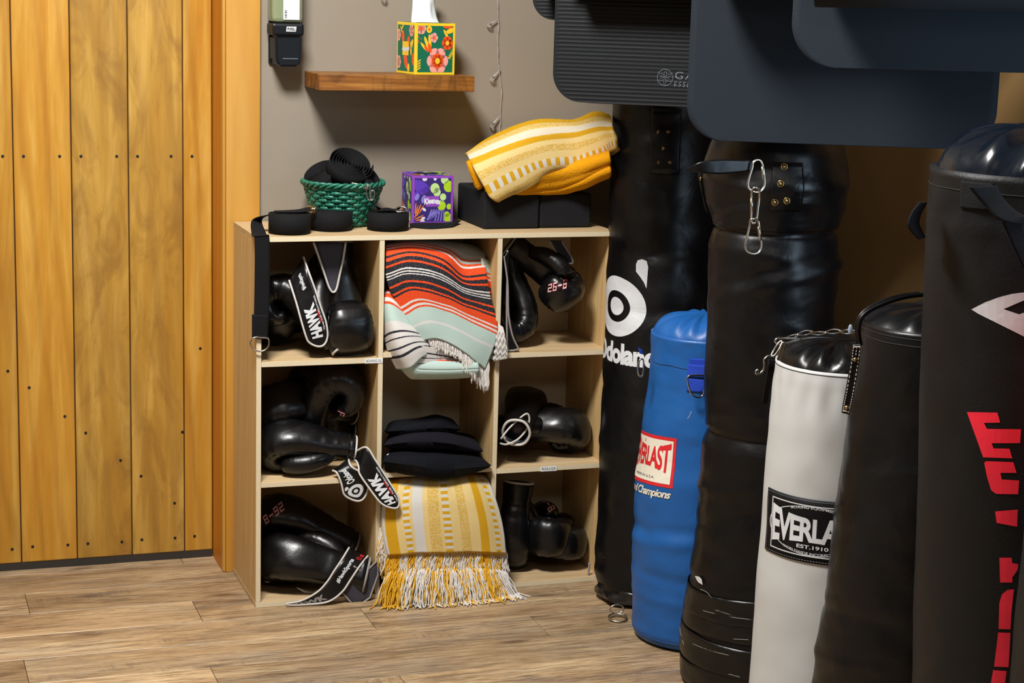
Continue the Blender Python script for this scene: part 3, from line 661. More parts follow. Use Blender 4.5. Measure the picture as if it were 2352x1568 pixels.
# ------------------------------------------------------------------ foam blocks and the folded throw on them
pb = atz(1108, 527, H)
b1 = box('foam_block', pb.x+.003, pb.x+.150, pb.y, pb.y+.225, H+.0003, H+.094, M['foam'], None, .006, None, 3)
b1['label'] = 'black foam yoga block, the left one of the two on the storage unit'; b1['category'] = 'yoga block'; b1['group'] = 'foam blocks under the yellow throw'
b2 = box('foam_block', pb.x+.153, pb.x+.292, pb.y+.006, pb.y+.228, H+.0003, H+.088, M['foam'], None, .006, None, 3)
b2['label'] = 'black foam yoga block, the right one, beside the tall black punching bag'; b2['category'] = 'yoga block'; b2['group'] = 'foam blocks under the yellow throw'
th = thing('folded_throw', 'yellow and cream woven throw folded on top of the black foam blocks', 'blanket', (.78, .2, H+.094))
YB = pb.y
gtop = pxgrid([[(1085, 372, YB+0.200), (1148, 322, YB+0.200), (1230, 294, YB+0.200), (1318, 290, YB+0.200), (1374, 268, YB+0.140), (1398, 272, YB+0.060)],
               [(1076, 364, YB+0.100), (1140, 318, YB+0.100), (1228, 286, YB+0.100), (1316, 284, YB+0.100), (1368, 268, YB+0.050), (1400, 275, YB-0.020)],
               [(1076, 362, YB+0.050), (1150, 328, YB+0.020), (1232, 300, YB+0.000), (1318, 296, YB+0.000), (1376, 284, YB-0.040), (1408, 290, YB-0.090)],
               [(1090, 392, YB-0.010), (1165, 358, YB-0.020), (1240, 330, YB-0.025), (1322, 322, YB-0.025), (1385, 306, YB-0.070), (1414, 302, YB-0.120)],
               [(1108, 425, YB-0.025), (1182, 385, YB-0.030), (1250, 362, YB-0.035), (1330, 352, YB-0.035), (1390, 330, YB-0.080), (1419, 318, YB-0.130)],
               [(1124, 452, YB-0.030), (1195, 415, YB-0.030), (1256, 382, YB-0.030), (1332, 376, YB-0.030), (1392, 348, YB-0.070), (1420, 330, YB-0.120)],
               [(1140, 459, YB-0.020), (1205, 430, YB-0.020), (1262, 394, YB-0.015), (1335, 386, YB-0.010), (1390, 358, YB-0.050), (1416, 336, YB-0.100)]])
def gt(u, v):
    p = gtop(u, v); return p+V((0, -.004*nz((u*5, v*4, 1)), .003*nz((u*6, v*5, 4))))
surf('striped_cloth', gt, 60, 44, -.012, M['throw2'], th, lambda u, v: (min(.999, max(0, (v-.27)/.73)), u))
gl = [pxgrid([[(1100, 405, YB+0.150), (1200, 372, YB+0.160), (1300, 362, YB+0.160), (1398, 345, YB+0.030)], [(1110, 412, YB-0.000), (1200, 392, YB-0.015), (1300, 380, YB-0.020), (1402, 356, YB-0.125)],
              [(1112, 430, YB-0.010), (1205, 422, YB-0.020), (1300, 412, YB-0.025), (1404, 372, YB-0.130)], [(1116, 433, YB+0.000), (1205, 437, YB-0.005), (1300, 424, YB-0.010), (1400, 384, YB-0.110)], [(1120, 432, YB+0.050), (1210, 436, YB+0.050), (1300, 426, YB+0.050), (1396, 392, YB-0.070)]]),
      pxgrid([[(1125, 430, YB+0.120), (1210, 420, YB+0.120), (1300, 420, YB+0.120), (1398, 384, YB+0.000)], [(1125, 438, YB+0.010), (1215, 436, YB+0.000), (1300, 426, YB-0.005), (1404, 384, YB-0.120)], [(1130, 440, YB+0.010), (1225, 440, YB+0.000), (1310, 435, YB-0.005), (1404, 396, YB-0.120)], [(1132, 440, YB+0.040), (1230, 440, YB+0.040), (1310, 437, YB+0.040), (1396, 404, YB-0.080)]])]
for g in gl: surf('folded_layer', lambda u, v, g=g: g(u, v)+V((0, 0, .002*nz((u*8, v*3, 7)))), 44, 24, -.008, M['mustard'], th)
tube('layer_edge', [at(x, y, YB-.019) for x, y in ((1258, 429), (1288, 421), (1330, 412), (1372, 394), (1398, 376))], .0022, M['fr_w'], th, 6, False, 30)
tube('inner_roll', [at(x, y, YB+.02) for x, y in ((1079, 368), (1088, 392), (1100, 425), (1104, 432))], [.010, .012, .012, .008], M['mustard'], th, 10, False)

# ------------------------------------------------------------------ punching bags
GBAG = 'heavy bags standing in a row along the right wall'
class Bag:
    """axis at (cx,cy) leaning by (lx,ly) per metre; prof = [(z, r)]; creases = [(z, amp, sigma, tilt, phase)]"""
    def __init__(s, label, cx, cy, prof, mat, lx=0, ly=0, creases=(), amp=.003, nf=9., seed=0, nz_=120, name='punching_bag', zs=1., extra=None):
        s.c = V((cx, cy, 0)); s.l = V((lx, ly, 0)); s.prof = prof; s.cr = creases; s.amp = amp; s.nf = nf; s.seed = seed; s.extra = extra
        g = V((CAM.x-cx, CAM.y-cy, 0)).normalized(); s.g = g; s.h = V((0, 0, 1)).cross(g)
        s.z0, s.z1 = prof[0][0], prof[-1][0]
        s.t = thing(name, label, 'punching bag', (cx, cy, 0), GBAG)
        vs, uv, fs = [], [], []; NU = 96; s.NU = NU
        zz = [s.z0+(s.z1-s.z0)*j/nz_ for j in range(nz_+1)]
        zz = sorted(set(zz+[s.z0+.002, s.z0+.005, s.z0+.009, s.z0+.014]))
        for z in zz:
            for i in range(NU): vs.append(s.S(2*PI*i/NU, z))
        for j in range(len(zz)-1):
            for i in range(NU): a = j*NU+i; b = j*NU+(i+1) % NU; fs.append((a, b, b+NU, a+NU))
        fs.append(tuple(range(NU-1, -1, -1))); fs.append(tuple(range((len(zz)-1)*NU, len(zz)*NU)))
        s.body = pyd('body', vs, fs, mat, s.t, True); s.tree = bvh([s.body])
    def r(s, z):
        P = s.prof
        if z <= P[0][0]: return P[0][1]
        for i in range(len(P)-1):
            if z <= P[i+1][0]:
                f = (z-P[i][0])/(P[i+1][0]-P[i][0]); b, c = P[i][1], P[i+1][1]
                a = P[i-1][1] if i > 0 else b; d = P[i+2][1] if i < len(P)-2 else c
                if P[i+1][0]-P[i][0] < .05: return b+(c-b)*f
                f2 = f*f*(3-2*f); return b+(c-b)*f2
        return P[-1][1]
    def S(s, th, z, o=0.):
        r = s.r(z); fade = min(1, max(0, (z-s.z0)/.05))*min(1, max(0, (s.z1-z)/.02))
        d = 0
        for (zc, am, sg, tl, ph) in s.cr:
            q = z-zc-tl*math.sin(th+ph)-.008*nz((math.cos(th)*2, math.sin(th)*2, zc*9+s.seed)); k = .55+.45*math.sin(th*1.0+ph*2+zc*7)
            d += am*k*math.exp(-(q/sg)**2)
        n_ = noise.noise(V((math.cos(th)*1.1*s.nf/5, math.sin(th)*1.1*s.nf/5, z*s.nf+s.seed)))
        n2 = noise.noise(V((math.cos(th)*3, math.sin(th)*3, z*s.nf*3+s.seed+9)))
        if s.extra: d += s.extra(th, z)
        r = r+fade*(s.amp*n_+s.amp*.5*n2+d)+o
        return s.c+s.l*z+s.g*(math.cos(th)*r)+s.h*(math.sin(th)*r)+V((0, 0, z))
    def cyl(s, name, geo, th0, th1, z0, z1, mat, parent=None, off=.0009, nx=14, ny=8, warp=None):
        def fn(x, y):
            if warp: x, y = warp(x, y)
            return s.S(th0+(th1-th0)*x, z0+(z1-z0)*y, off)
        return lay(name, geo, fn, mat, parent or s.t, nx, ny)
    def patch(s, name, th0, th1, z0, z1, mat, off=.001, th=.0015, n=16, parent=None, tilt=0.):
        return surf(name, lambda u, v: s.S(th0+(th1-th0)*u, z1+(z0-z1)*v-tilt*u, off+th), n, 10, th, mat, parent or s.t)
    def dome(s, name, h, mat, z=None, rr=None, fold=.004, k=14, seed=0, r0=None):
        z = z if z is not None else s.z1-.02; R = rr or s.r(z)
        def f(u, v):
            a = u*2*PI; q = v*PI/2; r = R*math.cos(q)**.75 if v < 1 else 0.
            zz = z+h*math.sin(q)+fold*math.cos(q)*math.sin(q)*2*(math.sin(k*a+seed)+.6*math.sin((k+5)*a+2))
            return s.c+s.l*z+s.g*(math.cos(a)*r)+s.h*(math.sin(a)*r)+V((0, 0, zz))
        vs, fs = [], []; NU, NV = 96, 16
        for j in range(NV):
            for i in range(NU): vs.append(f(i/NU, j/NV))
        vs.append(f(0, 1))
        for j in range(NV-1):
            for i in range(NU): a = j*NU+i; b = j*NU+(i+1) % NU; fs.append((a, b, b+NU, a+NU))
        for i in range(NU): fs.append(((NV-1)*NU+i, (NV-1)*NU+(i+1) % NU, NV*NU))
        return pyd(name, vs, fs, mat, s.t, True)
    def rivet(s, px, py, r=.0052):
        p = hit(s.tree, px, py, .0012)
        if p is None: return
        n = V((p.x-s.c.x, p.y-s.c.y, 0)).normalized(); bm = bmesh.new()
        bmesh.ops.create_uvsphere(bm, u_segments=12, v_segments=8, radius=r*.62, matrix=Matrix.Translation(p)); o = bmo('rivet', bm, M['brass'], s.t, True)
        e1 = n.cross(V((0, 0, 1))).normalized(); tube('rivet_ring', [p+(e1*math.cos(a)+V((0, 0, 1))*math.sin(a))*r for a in [2*PI*k/14 for k in range(14)]], .0013, M['brass'], o, 5, True)

# tall black bag beside the storage unit, white round emblem
od = Bag('tall black vinyl punching bag with a white round emblem, touching the storage unit', .975, -.158, [(.018, .105), (.03, .128), (.07, .140), (.3, .138), (.6, .137), (.9, .138), (1.2, .139), (1.30, .137), (1.36, .132)], M['vinyl'], lx=.055, ly=.13,
         creases=[(.10, -.004, .02, .02, 1), (.235, .003, .015, .01, 2), (.40, .003, .014, -.01, 3), (.52, -.003, .012, .012, 3), (.645, -.010, .014, .004, 3.5), (.70, .006, .012, .004, 3.5), (.735, -.010, .012, .0, 3.5), (.80, .004, .02, .02, 3.4), (.88, -.006, .014, .0, 3.6), (.95, .004, .02, .02, 3), (1.12, .004, .03, .05, 1), (1.2, -.005, .02, -.05, 3)], amp=.004, nf=8, seed=2)
od.dome('top_cap', .05, M['vinyl'], 1.34, .13)
zo = lambda py: at(1430, py, od.c.y-.12).z
th_ = lambda px, B=od, z=.6, r=None: math.asin(max(-1, min(1, (px-pxof(B, z))/(B.r(z)*pxs(B, z)))))
def pxof(B, z):
    d = B.c+B.l*z+V((0, 0, z))-CAM; return 1176+FPX*d.dot(CR)/d.dot(CF)
def pxs(B, z): d = B.c+B.l*z+V((0, 0, z))-CAM; return FPX/d.dot(CF)
def zaf(B, th, py):
    """height at which the surface point at angle th shows at image row py"""
    lo, hi = 0., 1.6
    for _ in range(24):
        m = (lo+hi)/2; p = B.c+B.l*m+B.g*(math.cos(th)*B.r(m))+B.h*(math.sin(th)*B.r(m))+V((0, 0, m)); d = p-CAM; y = 784-FPX*d.dot(CU)/d.dot(CF)
        if y > py: lo = m
        else: hi = m
    return lo
zt_, zb_ = zaf(od, -.5, 640), zaf(od, -.5, 779)
ta, tb_ = th_(1383), th_(1481)
em = od.cyl('emblem', ring2(.26, .5, 48), ta, tb_, zb_, zt_, M['white']); od.cyl('emblem', disc2(.15, 32), ta, tb_, zb_, zt_, M['white'])
zt2, zb2 = zaf(od, 0, 598), zaf(od, 0, 664)
od.cyl('emblem', poly([(.05, .55), (.03, .8), (.15, .95), (.5, 1.), (.85, .95), (1, .75), (.97, .4), (.93, 0), (.72, .2), (.4, .38)]), th_(1454), th_(1482), zb2, zt2, M['white'])
od.cyl('lettering', text_geo('Odoland', .045, 0, .95), th_(1366, od, .6), th_(1366, od, .6)+(th_(1472, od, .6)-th_(1366, od, .6))*1.24, zaf(od, 0, 847), zaf(od, 0, 797), M['white'], nx=30)
for px, py in ((1513, 304), (1535, 305), (1525, 341), (1514, 373), (1537, 373)): od.rivet(px, py, .0045)
od.patch('hanging_tab', th_(1495, od, 1.1), th_(1560, od, 1.1), zaf(od, .1, 400), zaf(od, .1, 250), M['vinyl'], .0, .003)
# crumpled foot with strap and steel rings
rg = at(1412, 1412, od.c.y-.135); rg.z = .006
tube('steel_ring', [V((rg.x+.004+.022*math.cos(a), rg.y-.01+.022*math.sin(a), .006+.003*math.sin(a))) for a in [2*PI*k/24 for k in range(24)]], .0024, M['steel'], od.t, 8, True)
tube('steel_ring', [V((rg.x+.010+.018*math.cos(a), rg.y+.012, .020+.012*math.sin(a))) for a in [2*PI*k/24 for k in range(24)]], .0022, M['steel'], od.t, 8, True)
bm = bmesh.new(); bmesh.ops.create_icosphere(bm, subdivisions=4, radius=1)
for v in bm.verts:
    n_ = 1+.16*noise.noise(v.co*2.2)+.05*noise.noise(v.co*7); v.co = V((.958, -.163, .030))+V((v.co.x*.116*n_, v.co.y*.112*n_, max(-.0295, v.co.z*.044*n_)))
bmo('crumpled_foot', bm, leather('crumpled_vinyl', '#121215', .2, 30, .2, .6, 1.), od.t, True)
for q in ([(1368, 1143, 0), (1373, 1165, 0), (1369, 1190, 0), (1366, 1215, 0)], [(1376, 1150, 0), (1381, 1178, 0), (1377, 1200, 0), (1369, 1226, 0)], [(1362, 1240, 0), (1364, 1255, 0)], [(1365, 1300, 0), (1363, 1340, 0)]):
    pts = [hit(od.tree, a, b, .001) for a, b, _ in q]
    if all(pts): tube('loose_thread', pts, .0007, M['piping2'], od.t, 5, False, 20)

# blue bag
bl = Bag('short blue vinyl punching bag with a red and white patch', .968, -.446, [(.0, .120), (.008, .140), (.03, .148), (.2, .1525), (.38, .150), (.50, .138), (.62, .128), (.70, .125), (.735, .126)], M['blue_vinyl'], lx=-.006,
         creases=[(.29, -.004, .016, .02, .4), (.26, .003, .015, .02, .4), (.17, -.003, .015, -.01, 0), (.12, .003, .012, 0, 0), (.44, -.002, .02, .01, 0), (.665, .0015, .004, 0, 0)], amp=.003, nf=11, seed=5)
bl.z1 = .735; bl.dome('top_cap', .052, M['blue_vinyl'], .728, .122, .004, 16)
zs_ = .672
tube('hem_seam', [bl.S(2*PI*k/96, zs_+.0015*math.sin(k*.6), .0006) for k in range(96)], .0011, plain('blue_thread', '#0f3f80', .7), bl.t, 5, True)
tube('foot_seam', [bl.S(2*PI*k/96, .022, .0006) for k in range(96)], .0011, plain('blue_thread', '#0f3f80', .7), bl.t, 5, True)
def bpx(px, z): return th_(px, bl, z)
tL, tR = bpx(1449, .42), bpx(1551, .42)
tL0 = tL-.0; z_t = lambda x: zaf(bl, tL+(tR-tL)*x, 985+22*x); z_b = lambda x: zaf(bl, tL+(tR-tL)*x, 1095+27*x)
def bmap(x, y, o=.0009):
    x = max(-.35, x); return bl.S(tL+(tR-tL)*x, z_b(x)+(z_t(x)-z_b(x))*y, o)
rect = lambda a, b, c, d: ([V((a, c, 0)), V((b, c, 0)), V((b, d, 0)), V((a, d, 0))], [(0, 1, 2, 3)])
pt = lay('logo_patch', rect(-.25, 1, 0, 1), lambda x, y: bmap(x, y), M['red'], bl.t, 16, 6)
lay('patch_field', rect(-.21, .955, .07, .93), lambda x, y: bmap(x, y, .0014), M['cream'], pt, 16, 6)
bow = lambda x, y: (x, .5+(y-.5)*(.62+.38*(2*x-1)**2))
def etxt(x, y): x, y = bow(x, y); return bmap(.03+.90*x, .25+.64*y, .002)
lay('lettering', text_geo('EVERLAST', .03, 0, .9), etxt, M['red'], pt, 24, 6)
lay('lettering', text_geo('MADE IN U.S.A.'), lambda x, y: bmap(.2+.5*x, .14+.05*y, .002), M['ink'], pt, 8, 1)
lay('lettering', ring2(.38, .5, 16), lambda x, y: bmap(.33+.06*x, .83+.06*y, .002), M['red'], pt, 2, 2)
lay('slogan_lettering', text_geo('Choice of Champions', .03, .35, .9), lambda x, y: bmap(-.22+1.2*x, -.27+.22*y, .0014), M['cream'], bl.t, 24, 2)
# webbing tab and D ring
zt3, zb3 = zaf(bl, .3, 826), zaf(bl, .3, 898); ta3 = bpx(1583, .63)
bl.patch('webbing_tab', ta3, ta3+.34, zaf(bl, .1, 840), zaf(bl, .1, 826), M['webblue'], .0, .003); bl.patch('webbing_tab', ta3-.02, ta3+.33, zaf(bl, .1, 866), zaf(bl, .1, 839), M['webblue'], .003, .004); bl.patch('webbing_tab', ta3-.02, ta3+.30, zaf(bl, .1, 901), zaf(bl, .1, 871), M['webblue'], .0, .003)
yq = bl.c.y-bl.r(.62)-.006
tube('d_ring', [at(x, y, yq) for x, y in ((1581, 864), (1579, 875), (1584, 895), (1590, 907), (1602, 912), (1614, 908), (1619, 890), (1621, 868), (1614, 862), (1590, 862))], .0021, M['steel'], bl.t, 8, True, 40)
yq = bl.c.y-.03; tube('d_ring', [at(x, y, yq) for x, y in ((1470, 826), (1466, 838), (1465, 852), (1468, 862), (1476, 862), (1478, 828))], .002, M['steel'], bl.t, 8, True, 24)
ribbon('webbing_tab', [at(1466, 798, yq), at(1476, 804, yq)], [at(1470, 812, yq), at(1478, 814, yq)], M['webblue'], bl.t, .003, 4)
for q in ([(1588, 945, 0), (1584, 955, 0), (1579, 962, 0)],):
    pts = [hit(bl.tree, a, b, .0003) for a, b, _ in q]
    if all(pts): tube('scuff', pts, .0006, M['white'], bl.t, 4, False, 8)

# tall black bag wrapped in tape at its foot
def fold(th, z):
    d = 0
    if z > 1.0: d += .006*math.sin(th*3+1)*max(0, (z-1.0)/.15)
    if z > 1.085: d += .012*math.exp(-((z-1.12)/.03)**2)*(math.sin(th*2+.5)*.5+.6)
    return d
du = Bag('tall black punching bag with chained steel carabiners and a taped foot', .978, -.762, [(.0, .150), (.01, .165), (.06, .168), (.15, .164), (.23, .156), (.34, .146), (.45, .138), (.545, .137), (.570, .129), (.578, .1245), (.586, .133), (.66, .136), (.8, .137), (.98, .138), (1.012, .130), (1.02, .123), (1.03, .138), (1.08, .149), (1.12, .153), (1.16, .150), (1.19, .142), (1.23, .12)], M['vinyl'], lx=-.012,
         creases=[(.48, .004, .012, .03, 0), (.40, -.004, .014, .05, .5), (.62, .004, .012, .02, 1), (.90, .005, .012, .05, .3), (.93, -.005, .012, .05, .3), (.83, .003, .012, -.01, 0), (.97, .004, .014, -.02, 0), (.25, -.003, .01, .02, 1), (1.06, -.006, .012, .05, 1), (1.1, .005, .012, -.03, 0)], amp=.004, nf=8, seed=11, extra=fold, nz_=170)
for k, (za, zb3_, tl) in enumerate(((.005, .075, .012), (.07, .135, -.010), (.128, .19, .012), (.18, .235, -.006))):
    surf('tape_band', lambda u, v, za=za, zb3_=zb3_, tl=tl, k=k: du.S(u*2*PI, max(.001, zb3_+(za-zb3_)*v+tl*math.sin(u*2*PI+k)*(0 if v > .99 and k == 0 else 1)), .0016+.0012*((k % 2)+1)+.0008*nz((u*30, v*3, k))), 96, 8, .001, M['gloss_tape'], du.t)
def tpx(px, py, B): return hit(B.tree, px, py, .004)
pf = [tpx(a, b, du) for a, b in ((1600, 1321), (1608, 1322), (1613, 1328), (1617, 1343), (1608, 1337), (1603, 1330))]
if all(pf): pyd('tape_flap', [p+V((0, -.004*(i in (1, 2)), 0)) for i, p in enumerate(pf)], [(0, 1, 2, 3, 4, 5)], M['white'], du.t)
for q in ([(1612, 1352), (1625, 1358), (1638, 1372)], [(1646, 1400), (1653, 1402), (1670, 1408), (1690, 1414)], [(1566, 1440), (1570, 1460), (1600, 1480), (1660, 1500), (1735, 1512)], [(1575, 1387), (1620, 1402), (1680, 1416), (1738, 1423)], [(1675, 1546), (1700, 1553)], [(1686, 1466), (1720, 1468)], [(1572, 1470), (1574, 1480)]):
    pts = [tpx(a, b, du) for a, b in q]
    if all(pts): tube('tape_edge', [p for p in pts], .0006, plain('pale_tape_edge', '#8d8a84', .5), du.t, 4, False, 24)
# collar flap and rivets
du.patch('collar_tab', th_(1603, du, 1.08), th_(1622, du, 1.08), zaf(du, -.9, 500), zaf(du, -.9, 395), M['vinyl'], .002, .004)
du.patch('hanging_tab', th_(1772, du, 1.08), th_(1835, du, 1.08), zaf(du, .2, 485), zaf(du, .2, 372), M['vinyl'], .001, .004)
du.tree = bvh([o for o in du.t.children if o.name.split('.')[0] in ('body', 'hanging_tab', 'collar_tab')])
for px, py in ((1607, 410), (1608, 450), (1611, 486)): du.rivet(px+2, py, .0042)
for px, py in ((1801, 383), (1793, 422), (1780, 464), (1807, 461)): du.rivet(px, py, .0062)
rl, Rr = ribbon('top_strap', [at(1578, 388, du.c.y-.135), at(1610, 372, du.c.y-.152), at(1660, 366, du.c.y-.157), at(1730, 368, du.c.y-.158)], [at(1582, 394, du.c.y-.135), at(1612, 398, du.c.y-.152), at(1660, 400, du.c.y-.157), at(1735, 392, du.c.y-.158)], M['vinyl'], du.t, .003, 30)
def carab(pts, parent, Y, r=.0025, name='carabiner', n=44): return tube(name, [at(x, y, Y+dy) for x, y, dy in pts], r, M['steel'], parent, 8, True, n)
Yc = du.c.y-.166
carab([(1738, 367, 0), (1748, 370, 0), (1753, 385, 0), (1756, 410, 0), (1756, 426, 0), (1748, 438, 0), (1736, 441, 0), (1723, 435, 0), (1718, 424, 0), (1722, 405, 0), (1728, 385, 0), (1730, 373, 0)], du.t, Yc)
carab([(1729, 434, -.003), (1737, 431, -.006), (1744, 437, -.003), (1744, 455, .0), (1741, 480, .0), (1738, 505, .0), (1733, 512, -.004), (1726, 508, .0), (1726, 480, 0), (1726, 450, 0)], du.t, Yc)
carab([(1731, 502, -.003), (1741, 506, 0), (1744, 520, 0), (1747, 545, 0), (1749, 562, 0), (1744, 578, 0), (1730, 583, 0), (1716, 576, 0), (1712, 562, 0), (1717, 540, 0), (1722, 518, 0), (1724, 506, -.002)], du.t, Yc)
def shackle(parent, a, b, r=.0031): tube('gate', [a, b], r, M['steel'], parent, 8)
shackle(du.t, at(1751, 382, Yc), at(1754, 412, Yc)); shackle(du.t, at(1726, 455, Yc), at(1727, 488, Yc)); shackle(du.t, at(1742, 520, Yc), at(1747, 552, Yc))

# white bag
wh = Bag('white canvas punching bag with a black logo patch and a steel chain on top', .957, -1.101, [(.0, .128), (.01, .144), (.04, .149), (.3, .145), (.5, .141), (.66, .137), (.77, .132), (.796, .131)], M['canvas_white'], lx=-.0,
         creases=[(.755, -.001, .004, 0, 0), (.6, .001, .03, 0, 0)], amp=.0022, nf=6, seed=21, extra=lambda th, z: .0022*math.sin(th*19+1)*math.exp(-((z-.745)/.035)**2))
wh.z1 = .796; wh.dome('top_cap', .055, M['vinyl'], .787, .127, .005, 13)
zw = zaf(wh, -.5, 857)
tube('hem_seam', [wh.S(2*PI*k/96, zw, .0004) for k in range(96)], .0008, M['ink'], wh.t, 5, True)
wl, wr = th_(1766, wh, .45), th_(1766, wh, .45)+ 1.72
def wz(x, py0, py1): return zaf(wh, wl+(wr-wl)*x, py0), zaf(wh, wl+(wr-wl)*x, py1)
wt, wb_ = zaf(wh, wl, 1118), zaf(wh, wl, 1259)
def wmap(x, y, o=.001): return wh.S(wl+(wr-wl)*x, wb_+(wt-wb_)*y, o)
pt = surf('logo_patch', lambda u, v: wmap(u, 1-v, .0028), 24, 8, .002, M['navy'], wh.t)
bor = lambda a, w_: merge([rect(a, 1-a, a*1.1, a*1.1+w_), rect(a, 1-a, 1-a*1.1-w_, 1-a*1.1), rect(a, a+w_*.6, a*1.1, 1-a*1.1), rect(1-a-w_*.6, 1-a, a*1.1, 1-a*1.1)])
lay('patch_border', bor(.085, .018), lambda x, y: wmap(x, y, .0032), M['white'], pt, 16, 4)
lay('patch_ring', ring2(.44, .452, 64, .5, .5, .97, .86), lambda x, y: wmap(x, y, .0032), M['white'], pt, 16, 4)
lay('patch_field', rect(.10, .90, .29, .72), lambda x, y: wmap(x, y, .0034), M['navy'], pt, 16, 4)
lay('lettering', text_geo('EVERLAST', .035, 0, .9), lambda x, y: (lambda q: wmap(.105+.79*q[0], .20+.62*q[1], .0038))(bow(x, y)), M['white'], pt, 24, 6)
lay('lettering', text_geo('EST.1910', .02), lambda x, y: wmap(.37+.26*x, .215+.06*y, .0038), M['white'], pt, 6, 1)
arc = lambda x, y, s: (.5+s*.0)
lay('lettering', text_geo('BOXING EQUIPMENT', .01), lambda x, y: wmap(.30+.40*x, .80+.045*y+.045*math.sin(PI*x), .0036), M['white'], pt, 14, 1)
lay('lettering', text_geo('WORLDWIDE INCORPORATED', .01), lambda x, y: wmap(.24+.52*x, .175+.04*y-.055*math.sin(PI*x), .0036), M['white'], pt, 14, 1)
st_ = [tube_geo([wmap(.02+.0*k, .03+.0235*k, .0032), wmap(.02, .045+.0235*k, .0032)], .0005, 4) for k in range(40)]+[tube_geo([wmap(.02+.0235*k, yy, .0032), wmap(.035+.0235*k, yy, .0032)], .0005, 4) for k in range(40) for yy in (.03, .97)]
o = pyd('stitching', *merge(st_), M['grey'], pt); o['kind'] = 'stuff'
yw = wh.c.y-.145
ribbon('webbing_strap', [at(1766, 824, yw), at(1764, 850, yw), at(1757, 890, yw+.03), at(1751, 926, yw+.05)], [at(1781, 828, yw), at(1778, 855, yw), at(1768, 895, yw+.03), at(1762, 928, yw+.05)], M['web'], wh.t, .003, 24)
YH = wh.c.y-.10
tube('hook', [at(x, y, YH-.05) for x, y in ((1741, 848), (1736, 853), (1738, 858), (1746, 857), (1754, 848), (1756, 835), (1755, 826), (1763, 818), (1770, 816))], .0021, M['steel'], wh.t, 8, False, 30)
def link_(pts, Y): tube('chain_link', [at(x, y, Y+dy) for x, y, dy in pts], .0019, M['steel'], wh.t, 8, True, 32)
link_([(1772, 817, 0), (1776, 806, .003), (1786, 790, .003), (1793, 783, .003), (1796, 786, 0), (1790, 800, -.003), (1780, 815, -.003)], YH-.03)
link_([(1786, 824, 0), (1788, 818, 0), (1797, 790, 0), (1800, 786, 0), (1803, 789, 0), (1795, 812, 0), (1790, 825, 0)], YH-.035)
link_([(1786, 776, 0), (1800, 776, .003), (1833, 777, .003), (1838, 779, 0), (1815, 784, -.003), (1800, 789, -.006), (1786, 789, -.003), (1780, 783, 0)], YH-.02)
for a, b in (((1805, 776), (1836, 768)), ((1832, 768), (1868, 762)), ((1862, 766), (1900, 764)), ((1896, 763), (1934, 761)), ((1930, 763), (1966, 762))):
    k = (a[0]//10) % 2; link_([(a[0], a[1], 0), ((a[0]+b[0])/2, (a[1]+b[1])/2-3-3*k, .004), (b[0], b[1], 0), ((a[0]+b[0])/2, (a[1]+b[1])/2+4, -.004)], wh.c.y-.02)
bm = bmesh.new(); r = bmesh.ops.create_uvsphere(bm, u_segments=14, v_segments=10, radius=1)
pz = at(1953, 757, wh.c.y-.02)
for v in bm.verts: v.co = pz+V((v.co.x*.005, v.co.y*.004, v.co.z*.011))
bmo('strap_tip', bm, plain('pale_grey_plastic', '#8d97a6', .4), wh.t, True)

# black bag with stitched leather strap
bk2 = Bag('black vinyl punching bag with a white-stitched leather strap, right of the white bag', .930, -1.435, [(.0, .150), (.01, .167), (.1, .169), (.3, .165), (.55, .158), (.75, .151), (.90, .146), (.933, .144)], M['vinyl'], lx=.042,
          creases=[(.67, .0035, .012, .03, .7), (.60, .005, .018, .04, .6), (.56, -.004, .014, .03, .6), (.42, .004, .012, .02, .8), (.40, -.003, .01, .02, .8), (.31, .003, .01, .02, .9), (.77, -.003, .02, -.02, .2), (.24, .002, .01, .02, .8)], amp=.005, nf=7, seed=31, nz_=160)
bk2.dome('top_cap', .045, M['vinyl'], .918, .143, .004, 11)
for zz_ in (.923, .911): tube('hem_seam', [bk2.S(2*PI*k/96, zz_, .0005) for k in range(96)], .0009, M['black'], bk2.t, 5, True)
YS = bk2.c.y-.13
tube('strap_loop', [at(x, y, YS) for x, y in ((1977, 792), (1972, 765), (1975, 738), (1985, 722), (2010, 706), (2050, 690), (2090, 680), (2130, 676))], [.004]*60, M['vinyl'], bk2.t, 8, False, 60)
tube('strap_loop', [at(x, y, YS+.012) for x, y in ((1970, 792), (1968, 762), (1971, 735), (1984, 716), (2010, 700), (2055, 683), (2110, 674))], [.004]*60, M['vinyl'], bk2.t, 8, False, 60)
SL = [at(x, y, YS-.012) for x, y in ((1958, 792), (1953, 830), (1943, 890), (1936, 925), (1933, 948))]; SR = [at(x, y, YS-.02) for x, y in ((1978, 790), (1972, 840), (1963, 895), (1956, 930), (1950, 952))]
ls, Rs = ribbon('leather_strap', SR, SL, M['leather'], bk2.t, .006, 30)
stt = []
for k in range(22):
    for tt in ((.15, .85) if k > 2 else (.12, .5, .88)):
        s0 = .03+.043*k; stt.append(tube_geo([Rs(s0, tt)+V((0, -.0010, 0)), Rs(s0+.024, tt)+V((0, -.0012, 0))], .0008, 5))
stt.append(tube_geo([Rs(.03, .1)+V((0, -.0015, 0)), Rs(.03, .9)+V((0, -.0015, 0))], .001, 5)); stt.append(tube_geo([Rs(.93, .1)+V((0, -.0015, 0)), Rs(.93, .9)+V((0, -.0015, 0))], .001, 5))
o = pyd('stitching', *merge(stt), M['piping'], ls); o['kind'] = 'stuff'
for s0 in (.2, .83):
    bm = bmesh.new(); bmesh.ops.create_uvsphere(bm, u_segments=12, v_segments=8, radius=.004, matrix=Matrix.Translation(Rs(s0, .5)+V((0, -.0005, 0)))); bmo('rivet', bm, M['brass'], ls, True)

